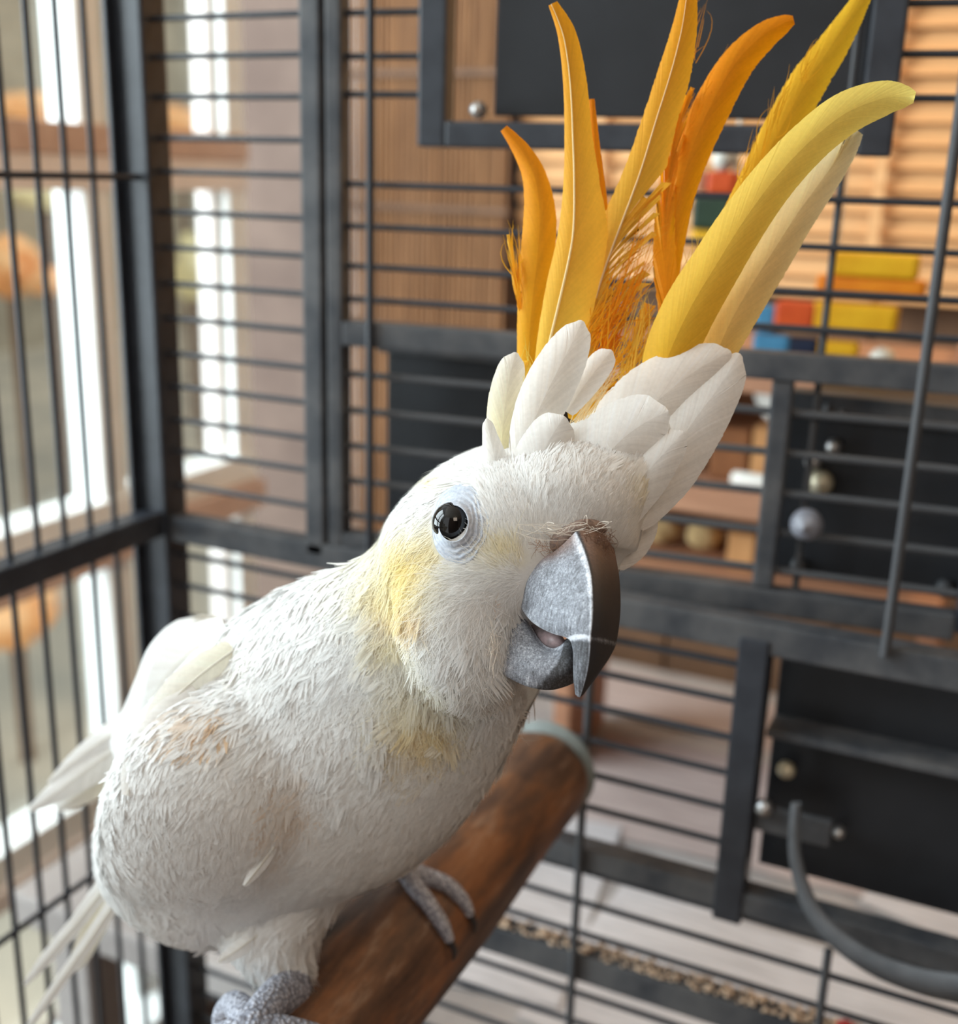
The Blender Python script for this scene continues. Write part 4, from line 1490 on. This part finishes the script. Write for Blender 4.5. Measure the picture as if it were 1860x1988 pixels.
# loose barbs sprouting between the crest feathers
def loose(n, a, b_, sa, sb, d, col, w=0.00016):
    aa = np.array(a, float) + rng.normal(0, 1, (n, 2)) * sa
    bb_ = np.array(b_, float) + rng.normal(0, 1, (n, 2)) * sb
    K = 7
    kk = np.linspace(0, 1, K)
    bend = rng.normal(0, 18, (n, 2))
    C = np.empty((n, K, 3))
    for i_ in range(n):
        for j_, t in enumerate(kk):
            xy = aa[i_] * (1 - t) + bb_[i_] * t + bend[i_] * t * (1 - t) * 2
            C[i_, j_] = P(xy[0], xy[1], d + 0.004 * t + 0.002 * math.sin(i_))
    dv = np.gradient(C, axis=1)
    wv_ = np.cross(dv, FWD)
    wv_ /= np.linalg.norm(wv_, axis=2)[..., None] + 1e-12
    wid = w * (1 - 0.85 * kk ** 2)
    return strips(C, wv_ * wid[None, :, None], np.repeat(np.array(col)[None], n, 0) * (1 + rng.normal(0, 0.06, (n, 1))))


wisp = []
for (wx, wy, ex, ey, cw) in ((1478, 300, 1500, 205, YO), (1510, 235, 1540, 150, YO), (1440, 360, 1462, 280, YO), (1556, 150, 1590, 90, YO), (1320, 300, 1345, 205, OR), (1345, 245, 1385, 150, OR), (1306, 380, 1318, 270, OR), (1375, 180, 1412, 120, OR), (1150, 420, 1150, 250, OR), (1345, 110, 1368, 20, OR)):
    wisp.append(loose(9, (wx, wy), (ex, ey), (6, 14), (5, 16), .348, cw, 0.00011))
acc = wisp + [loose(46, (1160, 690), (1262, 480), (10, 30), (16, 60), .341, OR), loose(34, (1150, 650), (1215, 545), (14, 20), (26, 40), .339, YO),
       loose(26, (1215, 730), (1252, 590), (16, 10), (12, 30), .338, YP_), loose(16, (1185, 710), (1245, 640), (8, 8), (20, 16), .337, YO),
       loose(12, (1008, 560), (990, 450), (3, 30), (7, 26), .346, YO), loose(9, (1335, 640), (1352, 470), (6, 20), (10, 22), .346, YP_),
       loose(20, (1030, 790), (1012, 700), (12, 10), (10, 20), .333, srgb(248, 226, 110)), loose(24, (985, 860), (1020, 770), (12, 8), (10, 30), .326, srgb(248, 236, 150)),
       loose(30, (1118, 835), (1185, 722), (12, 8), (18, 14), .330, srgb(248, 226, 180))]
off = 0
Vv, Ff, Cc_ = [], [], []
for (V, Fq, c) in acc:
    Vv.append(V)
    Ff.append(Fq + off)
    Cc_.append(np.clip(c, 0, 1))
    off += len(V)
o = put('loose_barbs', np_mesh('loose_barbs', np.vstack(Vv), np.vstack(Ff), True, np.vstack(Cc_)), M_CREST, bird)
o['kind'] = 'stuff'

# white coverts at the foot of the crest
def covert(pts, d0, d1, c0=WHT, c1=WHT, lab=None, **kw):
    d0, d1 = d0 - 0.0035, d1 - 0.003
    pts = list(pts)
    x_, y_, w_ = pts[-1]
    pts[-1] = (x_, y_, max(w_, 0.62 * pts[-2][2]))
    return big_feather('crest_covert', rows4(pts), d0, d1, c0, c1, lab, kw.pop('nbarb', 90), kw.pop('lag', 0.32), kw.pop('curl', 0.38), rachis=False,
                       rach_col=srgb(245, 238, 226), mat=M_FEATHER, edge=kw.pop('edge', 0.02), tip=0.22, **kw)


covert([(972, 895, 24), (976, 835, 32), (982, 775, 34), (992, 720, 28), (1002, 684, 14)], .326, .330, srgb(250, 242, 196), WHT)
covert([(968, 940, 22), (960, 890, 24), (951, 845, 15), (945, 812, 4)], .320, .323)
covert([(1012, 900, 26), (1032, 830, 42), (1060, 765, 50), (1093, 700, 46), (1116, 655, 34), (1130, 622, 16)], .321, .325)
covert([(1100, 800, 16), (1132, 752, 26), (1165, 708, 26), (1188, 680, 14)], .328, .332)
covert([(1160, 960, 50), (1205, 865, 80), (1265, 790, 82), (1325, 738, 66), (1380, 702, 40), (1420, 684, 14)], .327, .336, nbarb=120)
covert([(1215, 1010, 46), (1280, 915, 68), (1345, 820, 64), (1398, 748, 46), (1436, 686, 16)], .323, .337, nbarb=120)
covert([(1110, 1000, 50), (1150, 920, 74), (1200, 860, 76), (1250, 822, 62), (1298, 798, 26)], .3185, .3195, nbarb=110)
covert([(1020, 1000, 40), (1036, 930, 58), (1058, 872, 58), (1080, 832, 42), (1096, 808, 18)], .3185, .3195)
covert([(1180, 1030, 36), (1215, 970, 48), (1258, 915, 48), (1300, 868, 34), (1328, 838, 12)], .3180, .3205)
covert([(1215, 1000, 8), (1245, 978, 13), (1278, 958, 11), (1306, 934, 4)], .330, .334, srgb(244, 220, 120), srgb(250, 240, 200), nbarb=40)
covert([(1190, 1095, 22), (1222, 1058, 36), (1240, 1015, 38), (1250, 970, 18)], .333, .336)

# far wing tip and tail
def wingf(name, pts, d0, d1, lab=None, c0=WHT, c1=WHT, curl=0.3, parent=None):
    return big_feather(name, rows4(pts), d0, d1, c0, c1, lab, 90, 0.12, curl, rachis=True, rach_col=srgb(240, 236, 226), mat=M_FEATHER, edge=0.02, parent=parent)


def on_body(pts, off=0.0025, **kw):
    (x0, y0, _), (x1, y1, _) = pts[0], pts[-2]
    return wingf('wing_covert', pts, surf_depth(x0, y0, .41) - 0.001, surf_depth(x1, y1, .42) - off, **kw)


wingf('flight_feather', [(330, 1400, 40), (255, 1438, 46), (190, 1478, 38), (120, 1530, 24), (58, 1572, 6)], .470, .500)
wingf('flight_feather', [(330, 1420, 40), (262, 1462, 40), (205, 1505, 32), (150, 1545, 22), (110, 1570, 8)], .473, .505, c0=srgb(248, 244, 200))
wingf('flight_feather', [(330, 1390, 30), (250, 1412, 30), (195, 1440, 22), (140, 1480, 14), (95, 1520, 4)], .468, .495)
wingf('tail_feather', [(260, 1660, 30), (205, 1720, 20), (150, 1790, 15), (95, 1855, 13), (48, 1912, 4)], .440, .490)
wingf('tail_feather', [(275, 1690, 26), (230, 1742, 16), (170, 1830, 13), (110, 1915, 11), (60, 1988, 7), (40, 2015, 2)], .438, .490)
wingf('tail_feather', [(265, 1680, 24), (215, 1745, 22), (178, 1810, 22), (155, 1860, 18), (145, 1885, 6)], .448, .498, c0=srgb(240, 232, 190))
# far wing coverts over the shoulder hump
on_body([(440, 1222, 26), (405, 1240, 38), (355, 1278, 42), (315, 1322, 30), (292, 1362, 10)], 0.004)
on_body([(455, 1262, 24), (405, 1298, 34), (350, 1345, 36), (308, 1396, 28), (286, 1436, 10)], 0.001, c0=srgb(250, 246, 228))
on_body([(385, 1345, 26), (335, 1385, 34), (292, 1440, 34), (262, 1500, 26), (246, 1545, 10)], 0.001)
on_body([(532, 1645, 8), (512, 1672, 12), (490, 1700, 10), (474, 1720, 4)], 0.002)
wingf('thigh_feather', [(500, 1815, 12), (470, 1838, 16), (440, 1858, 12), (424, 1868, 4)], surf_depth(500, 1815, .39) - .001, .388)

# ------------------------------------------------------------------ beak
kb = NT('chalky_grey_beak')
v = kb.coords()
va = kb.n('ShaderNodeAttribute', attribute_name='Col')
f1 = kb.noise(v, 2200, 6, 0.75)
f2 = kb.noise(kb.coords((1, 1, 0.12)), 1500, 5, 0.75)
f3 = kb.noise(v, 260, 5, 0.65)
ad = kb.n('ShaderNodeMath', operation='ADD')
kb.l(f1, ad.inputs[0])
kb.l(f2, ad.inputs[1])
ad2 = kb.n('ShaderNodeMath', operation='MULTIPLY_ADD')
ad2.inputs[1].default_value = 0.5
kb.l(f3, ad2.inputs[0])
kb.l(ad.outputs[0], ad2.inputs[2])
sub_ = kb.n('ShaderNodeMath', operation='ADD')
kb.l(ad2.outputs[0], sub_.inputs[0])
sep = kb.n('ShaderNodeSeparateColor')
kb.l(va.outputs['Color'], sep.inputs[0])
kb.l(sep.outputs[0], sub_.inputs[1])       # red channel: how chalky this place of the horn is, painted shade included
ch = kb.ramp(sub_.outputs[0], [(0.0, srgb(40, 40, 44)), (0.0, srgb(40, 40, 44))])
rampn = [x for x in kb.t.nodes if x.bl_idname == 'ShaderNodeValToRGB'][-1]
mr = kb.n('ShaderNodeMapRange')
mr.inputs['From Min'].default_value = 1.28
mr.inputs['From Max'].default_value = 2.15
kb.l(sub_.outputs[0], mr.inputs['Value'])
kb.l(mr.outputs[0], rampn.inputs['Fac'])
e = rampn.color_ramp.elements
e[0].position, e[0].color = 0.05, (*srgb(46, 44, 46), 1)
e[1].position, e[1].color = 0.95, (*srgb(222, 226, 234), 1)
e3 = e.new(0.35)
e3.color = (*srgb(96, 98, 104), 1)
e4 = e.new(0.65)
e4.color = (*srgb(148, 152, 162), 1)
bm_ = kb.n('ShaderNodeMix', data_type='RGBA', blend_type='MIX')
gm = kb.n('ShaderNodeMath', operation='MULTIPLY')
kb.l(sep.outputs[1], gm.inputs[0])
kb.l(f2, gm.inputs[1])
kb.l(gm.outputs[0], bm_.inputs[0])
kb.l(rampn.outputs['Color'], bm_.inputs[6])
bm_.inputs[7].default_value = (*srgb(150, 112, 90), 1)
kb.l(bm_.outputs[2], kb.b.inputs['Base Color'])
kb.b.inputs['Roughness'].default_value = 0.55
kb.bump(ad.outputs[0], 0.35, 0.0004)
M_BEAK = kb.m


def grid_mesh(rows, close_v=False):
    n, m = rows.shape[:2]
    idx = np.arange(n * m).reshape(n, m)
    Fq = np.stack([idx[:-1, :-1], idx[:-1, 1:], idx[1:, 1:], idx[1:, :-1]], -1).reshape(-1, 4)
    if close_v:
        Fq = np.vstack([Fq, np.stack([idx[:-1, -1], idx[:-1, 0], idx[1:, 0], idx[1:, -1]], -1)])
    return rows.reshape(-1, 3), Fq


# rows from the cere to the tip; columns left edge -> culmen (index 4) -> right outline (index 7)
UB = [[(1001, 1141), (1003, 1112), (1030, 1088), (1075, 1071), (1117, 1033), (1145, 1024), (1170, 1030), (1188, 1045)],
      [(1006, 1165), (1020, 1132), (1055, 1107), (1095, 1091), (1136, 1077), (1160, 1070), (1180, 1073), (1196, 1083)],
      [(1020, 1193), (1045, 1162), (1080, 1142), (1115, 1130), (1147, 1121), (1168, 1117), (1188, 1119), (1203, 1127)],
      [(1040, 1213), (1065, 1192), (1092, 1178), (1122, 1171), (1150, 1169), (1171, 1168), (1190, 1170), (1205, 1176)],
      [(1070, 1229), (1086, 1217), (1106, 1209), (1129, 1206), (1149, 1206), (1170, 1207), (1189, 1210), (1202, 1215)],
      [(1103, 1240), (1112, 1237), (1123, 1235), (1135, 1235), (1146, 1238), (1163, 1241), (1182, 1245), (1196, 1250)],
      [(1112, 1260), (1118, 1262), (1126, 1264), (1135, 1266), (1145, 1268), (1160, 1270), (1175, 1272), (1186, 1272)],
      [(1113, 1290), (1118, 1293), (1125, 1296), (1133, 1298), (1141, 1300), (1152, 1300), (1165, 1298), (1172, 1294)],
      [(1114, 1322), (1118, 1325), (1122, 1327), (1128, 1328), (1134, 1329), (1140, 1328), (1147, 1326), (1152, 1323)],
      [(1117, 1348), (1119, 1350), (1121, 1352), (1123, 1353), (1126, 1354), (1128, 1352), (1131, 1350), (1134, 1347)]]
d_culm = np.array([.303, .2955, .2905, .2875, .2865, .2865, .2875, .289, .291, .293])
depth_l = np.array([.020, .018, .016, .0135, .010, .006, .0045, .0035, .0022, .0008])
depth_r = np.array([.016, .0155, .015, .014, .0125, .010, .0075, .005, .003, .0008])
ucol = np.array([0, .25, .5, .75, 1.0])
R3 = []
for r_i, row in enumerate(UB):
    line = []
    for c_i, (x_, y_) in enumerate(row):
        if c_i <= 4:
            k_ = 1 - ucol[c_i]
            dpt = d_culm[r_i] + depth_l[r_i] * (k_ ** 1.35)
        else:
            k_ = (c_i - 4) / 3.0
            dpt = d_culm[r_i] + depth_r[r_i] * (k_ ** 1.7)
        line.append(np.append(np.array([x_, y_], float), dpt))
    R3.append(line)
R3 = np.array(R3)
R3 = np.stack([catmull(R3[:, c_], 5) for c_ in range(R3.shape[1])], 1)          # along
# across: smooth each plate separately so the culmen stays a ridge
A_ = np.stack([catmull(R3[r_, :5], 5) for r_ in range(len(R3))])
B_ = np.stack([catmull(R3[r_, 4:], 5) for r_ in range(len(R3))])[:, 1:]
G = np.concatenate([A_, B_], 1)
nr, nc = G.shape[:2]
ridge_i = A_.shape[1] - 1
front = np.array([[P(*G[r_, c_]) for c_ in range(nc)] for r_ in range(nr)])
# underside: a lower fold that closes the shell behind the edges
lo_r = front[:, -1:] * 0.35 + front[:, :1] * 0.65 + FWD * 0.010 * np.linspace(1, 0.05, nr)[:, None, None]
lo_l = front[:, -1:] * 0.75 + front[:, :1] * 0.25 + FWD * 0.012 * np.linspace(1, 0.05, nr)[:, None, None]
shell = np.concatenate([front, lo_l, lo_r], 1)
V, Fq = grid_mesh(shell, True)
chalk_shade = np.zeros((nr, nc + 2))
for c_ in range(nc):
    chalk_shade[:, c_] = 0.50 if c_ <= ridge_i else -0.10  # plate right of the culmen painted darker to stand for its shadow side
rr_ = np.linspace(0, 1, nr)
chalk_shade[:, :nc][rr_ > 0.56] -= 0.22
chalk_shade[:, ridge_i - 1:ridge_i + 1] += 0.28
chalk_shade[:, ridge_i + 1:nc] += (0.25 * np.exp(-(rr_ / 0.12) ** 2))[:, None]
chalk_shade[:, 0] += 0.25
row_line = int(0.55 * nr)
chalk_shade[row_line:row_line + 2, :nc] += 0.45
colv = np.repeat(chalk_shade.reshape(-1, 1), 3, 1)
br_ = np.zeros((nr, nc + 2))
br_[:, ridge_i + 2:nc] = (1.15 * np.exp(-(rr_ / 0.17) ** 2))[:, None]
br_[:, :ridge_i] = (1.2 * np.exp(-(rr_ / 0.06) ** 2))[:, None]
colv[:, 1] = br_.ravel()
beak = put('upper_beak', np_mesh('upper_beak', V, Fq, True, colv), M_BEAK, bird)
beak['label'] = 'chalky grey hooked upper beak'
# lower beak
LB = [[(968, 1183), (985, 1174), (1003, 1178), (1007, 1181)],
      [(961, 1215), (985, 1200), (1012, 1198), (1021, 1198)],
      [(961, 1250), (990, 1230), (1022, 1220), (1034, 1220)],
      [(962, 1283), (995, 1258), (1030, 1243), (1046, 1240)],
      [(972, 1304), (1008, 1280), (1042, 1262), (1060, 1254)],
      [(995, 1320), (1028, 1296), (1060, 1274), (1074, 1259)],
      [(1028, 1334), (1054, 1308), (1078, 1282), (1089, 1254)],
      [(1066, 1340), (1082, 1314), (1097, 1284), (1104, 1242)],
      [(1098, 1333), (1106, 1308), (1112, 1280), (1116, 1246)],
      [(1122, 1322), (1126, 1300), (1128, 1276), (1130, 1250)]]
dl = np.array([.316, .313, .310, .3075, .305, .303, .3015, .3005, .3005, .302])
L3 = []
for r_i, row in enumerate(LB):
    L3.append([np.array([x_, y_, dl[r_i] + (0.0035, 0.0, 0.0002, 0.0022)[c_i]]) for c_i, (x_, y_) in enumerate(row)])
L3 = np.array(L3)
L3 = np.stack([catmull(L3[:, c_], 4) for c_ in range(4)], 1)
G2 = np.stack([catmull(L3[r_], 5) for r_ in range(len(L3))])
fr2 = np.array([[P(*G2[r_, c_]) for c_ in range(G2.shape[1])] for r_ in range(len(G2))])
bk = np.stack([fr2[:, -1] + FWD * 0.004, (fr2[:, -1] + fr2[:, 0]) / 2 + FWD * 0.012, fr2[:, 0] + FWD * 0.012], 1)
sh2 = np.concatenate([fr2, bk], 1)
V, Fq = grid_mesh(sh2, True)
ck = np.full(sh2.shape[:2], 0.54)
ck[int(0.72 * len(ck)):] = 0.12
ck[:, G2.shape[1] - 2:G2.shape[1]] += 0.2
o = put('lower_beak', np_mesh('lower_beak', V, Fq, True, np.repeat(ck.reshape(-1, 1), 3, 1) * np.array([1, 0, 0])), M_BEAK, bird)
o['label'] = 'chalky grey lower beak'
# tongue and the dark of the mouth
Vt, Ft = tube_mesh(np.array([P(1030, 1225, .318), P(1060, 1238, .312), P(1080, 1246, .3075), P(1092, 1248, .3055)]), [.0022, .0026, .0024, .0012], 12, 4)
put('tongue', np_mesh('tongue', Vt, Ft), mat_noise('grey_pink_tongue', srgb(120, 108, 108), srgb(176, 150, 150), 300, 0.35), bird)
# cere: dusky bare skin at the root of the beak with the nostril
M_CERE = mat_noise('dusky_cere', srgb(104, 86, 78), srgb(150, 128, 116), 700, 0.8, bump=0.4, bdist=0.0006)
cp_ = [(978, 1150), (988, 1118), (1012, 1090), (1045, 1070), (1080, 1054), (1105, 1038), (1130, 1024), (1160, 1024), (1186, 1036)]
Vc, Fc = tube_mesh(np.array([P(x_, y_, d_) for (x_, y_), d_ in zip(cp_, (.3235, .3205, .317, .313, .309, .3065, .306, .309, .316))]), [.0016, .0024, .0028, .0030, .0030, .0026, .0022, .002, .0016], 14, 5)
cere = put('cere', np_mesh('cere', Vc, Fc), M_CERE, bird)
Vn, Fn = tube_mesh(np.array([P(1060, 1047, .3085), P(1068, 1045, .3080), P(1076, 1044, .3082)]), [.0009, .0013, .0009], 10, 3)
put('nostril', np_mesh('nostril', Vn, Fn), mat_noise('nostril_dark', srgb(22, 16, 14), srgb(34, 26, 22), 100, 0.8), cere)
gp = [(985, 1150), (984, 1170), (996, 1186), (1008, 1180)]
Vc, Fc = tube_mesh(np.array([P(x_, y_, .3215) for x_, y_ in gp]), [.002, .003, .0026, .0015], 10, 4)
put('gape', np_mesh('gape', Vc, Fc), mat_noise('pinkish_gape', srgb(150, 112, 96), srgb(178, 140, 122), 500, 0.6), bird)

# fine hairs along the cere and cheek edge, curling over the beak
acc = [loose(26, (1015, 1082), (1035, 1096), (16, 9), (16, 9), .3085, srgb(170, 140, 120), 0.00006), loose(36, (1065, 1055), (1078, 1072), (22, 9), (22, 9), .3035, srgb(170, 140, 120), 0.00006), loose(60, (1165, 1040), (1170, 1075), (16, 8), (16, 14), .3005, srgb(120, 92, 76), 0.00007),
       loose(40, (962, 1180), (978, 1196), (5, 16), (6, 16), .3085, srgb(236, 214, 196), 0.00006), loose(60, (952, 1260), (966, 1276), (5, 34), (6, 34), .3040, srgb(244, 234, 222), 0.00006),
       loose(110, (955, 1125), (985, 1145), (12, 24), (10, 28), .3105, srgb(242, 226, 206), 0.00009), loose(40, (1100, 1020), (1108, 1036), (46, 5), (46, 6), .3020, srgb(244, 236, 224), 0.00008)]
off = 0
Vv, Ff, Cc_ = [], [], []
for (V, Fq, c) in acc:
    Vv.append(V)
    Ff.append(Fq + off)
    Cc_.append(np.clip(c, 0, 1))
    off += len(V)
o = put('bristles', np_mesh('bristles', np.vstack(Vv), np.vstack(Ff), True, np.vstack(Cc_)), M_FEATHER, bird)
o['kind'] = 'stuff'

# ------------------------------------------------------------------ eye
pe, ne = hit(880, 1016)
pe2 = np.array(pe)
M_EYE = NT('dark_eye')
M_EYE.b.inputs['Base Color'].default_value = (*srgb(12, 10, 10), 1)
M_EYE.b.inputs['Roughness'].default_value = 0.03
M_EYE.b.inputs['Coat Weight'].default_value = 0.25
M_EYE.b.inputs['Specular IOR Level'].default_value = 0.4
M_EYE.b.inputs['Coat Roughness'].default_value = 0.02
d_eye = (pe - CAM) @ FWD
rE = 43 * d_eye / F_PX
ec = pe + np.array(FWD) * rE * 0.50
b = bmesh.new()
bmesh.ops.create_uvsphere(b, u_segments=32, v_segments=20, radius=rE)
bmesh.ops.translate(b, vec=ec, verts=b.verts[:])
eye = bm_put('eye', b, M_EYE.m, bird, smooth=True)
eye['label'] = 'glossy black eye in a bare bluish ring'
# bare skin ring: concentric wrinkles from the lid out to the feathers
ks = NT('bluish_bare_skin')
fk = ks.noise(ks.coords(), 900, 4)
ks.l(ks.ramp(fk, [(0.3, srgb(168, 176, 190)), (0.7, srgb(204, 210, 220))]), ks.b.inputs['Base Color'])
ks.b.inputs['Roughness'].default_value = 0.6
ks.b.inputs['Subsurface Weight'].default_value = 0.0
ks.bump(fk, 0.3, 0.0004)
nR, nT = 40, 96
tt = np.linspace(0, 2 * math.pi, nT, endpoint=False)
rows = []
for i_ in range(nR):
    k_ = i_ / (nR - 1)
    row = []
    for a_ in tt:
        ir = np.array([28.5 * math.cos(a_), 35.0 * math.sin(a_)])          # lid opening around (880,1016)
        orr = np.array([56.0 * math.cos(a_), 78.0 * math.sin(a_)])
        c_in, c_out = np.array([880.0, 1016.0]), EYE_C
        wob = 1 + 0.025 * math.sin(5 * a_ + 2 * k_) * k_
        xy = (c_in + ir) * (1 - k_) + (c_out + orr * wob) * k_
        hp, hn = hit(xy[0], xy[1])
        if hp is None:
            hp = pe
        wr_ = 0.00026 * math.sin(k_ * 27 + 2.4 * math.sin(a_ * 1.0 + 0.5) + 0.9 * math.sin(a_ * 5 + 4 * k_) + 0.5 * math.sin(a_ * 11)) * min(1, 4 * k_) * (0.30 + 0.70 * max(0.0, math.cos(a_ - 0.45))) + 0.00010 * math.sin(a_ * 46 + 3 * math.sin(a_ * 5)) * math.exp(-((k_ - 0.2) / 0.12) ** 2)
        lidh = 0.0016 * math.exp(-(k_ / 0.22) ** 2) + 0.0010 * (1 - k_) + 0.0003
        row.append(hp - ray(xy[0], xy[1]) / np.linalg.norm(ray(xy[0], xy[1])) * (lidh + wr_))
    rows.append(row)
rows = np.array(rows)
# inner lip rolls back to the eyeball
lip = rows[0] + FWD * 0.0022 + (rows[0] - rows[0].mean(0)) * 0.02
rows = np.concatenate([lip[None], rows], 0)
V, Fq = grid_mesh(rows, True)
put('eye_ring', np_mesh('eye_ring', V, Fq), ks.m, eye)

# ------------------------------------------------------------------ feet
kf = NT('grey_scaly_skin')
vo = kf.n('ShaderNodeTexVoronoi')
vo.inputs['Scale'].default_value = 650
kf.l(kf.coords(), vo.inputs['Vector'])
kf.l(kf.ramp(vo.outputs['Distance'], [(0.05, srgb(220, 222, 234)), (0.6, srgb(140, 142, 154))]), kf.b.inputs['Base Color'])
kf.b.inputs['Roughness'].default_value = 0.75
inv = kf.n('ShaderNodeMath', operation='SUBTRACT')
inv.inputs[0].default_value = 1.0
kf.l(vo.outputs['Distance'], inv.inputs[1])
kf.bump(inv.outputs[0], 0.8, 0.0012)
M_FOOT = kf.m
M_CLAW = mat_noise('dark_claw', srgb(44, 42, 44), srgb(70, 66, 66), 200, 0.4)


def on_log(y, ang_deg, h):
    """a point at height h over the bark: y along the log, angle from straight up towards +X"""
    a_ = math.radians(ang_deg)
    return np.array([LX + (LR + h) * math.sin(a_), y, LZ + (LR + h) * math.cos(a_)])


def foot(y0, side, hip_px, hip_d, k=1.0, toes=((20, 1), (-14, 1), (18, -1), (-16, -1)), reach=1.0):
    root = on_log(y0, 0, 0.007)
    hip = P(*hip_px, hip_d)
    leg = [hip, hip * 0.5 + root * 0.5 + np.array([0, 0, 0.002]), root]
    V, Fq = tube_mesh(np.array(leg), [0.0080 * k, 0.0064 * k, 0.0060 * k], 14, 6)
    lg = put('leg', np_mesh('leg', V, Fq), M_FOOT, bird)
    for (dy, s_) in toes:
        dy = dy * 0.001
        A_l = [18, 40, 62, 78]
        path = [root] + [on_log(y0 + dy * f_, -s_ * a_ * reach, h_ * k) for f_, a_, h_ in zip((0.45, 0.85, 1.0, 1.02), A_l, (0.0046, 0.0040, 0.0034, 0.0028))]
        V, Fq = tube_mesh(np.array(path), np.array([0.0056, 0.0052, 0.0046, 0.0040, 0.0027]) * k, 12, 6)
        put('toe', np_mesh('toe', V, Fq), M_FOOT, lg)
        V, Fq = tube_mesh(np.array([on_log(y0 + dy * 1.02, -s_ * 78 * reach, 0.0028 * k), on_log(y0 + dy * 1.03, -s_ * 89 * reach, 0.0034 * k), on_log(y0 + dy * 1.03, -s_ * 99 * reach, 0.0014 * k)]), [0.0023 * k, 0.0017 * k, 0.0004], 8, 4)
        put('claw', np_mesh('claw', V, Fq), M_CLAW, lg)


for yy_ in (.23, .25, .27, .29, .31, .33, .35, .37):
    print('log', yy_, [tuple(round(c_) for c_ in project(on_log(yy_, a_, 0.004))[:2]) for a_ in (-70, -35, 0, 35, 70)])
foot(0.250, -1, (565, 1920), .398, 1.0)
foot(0.352, 1, (715, 1690), .425, 0.72, ((10, -1), (-8, -1), (10, 1)), 0.8)
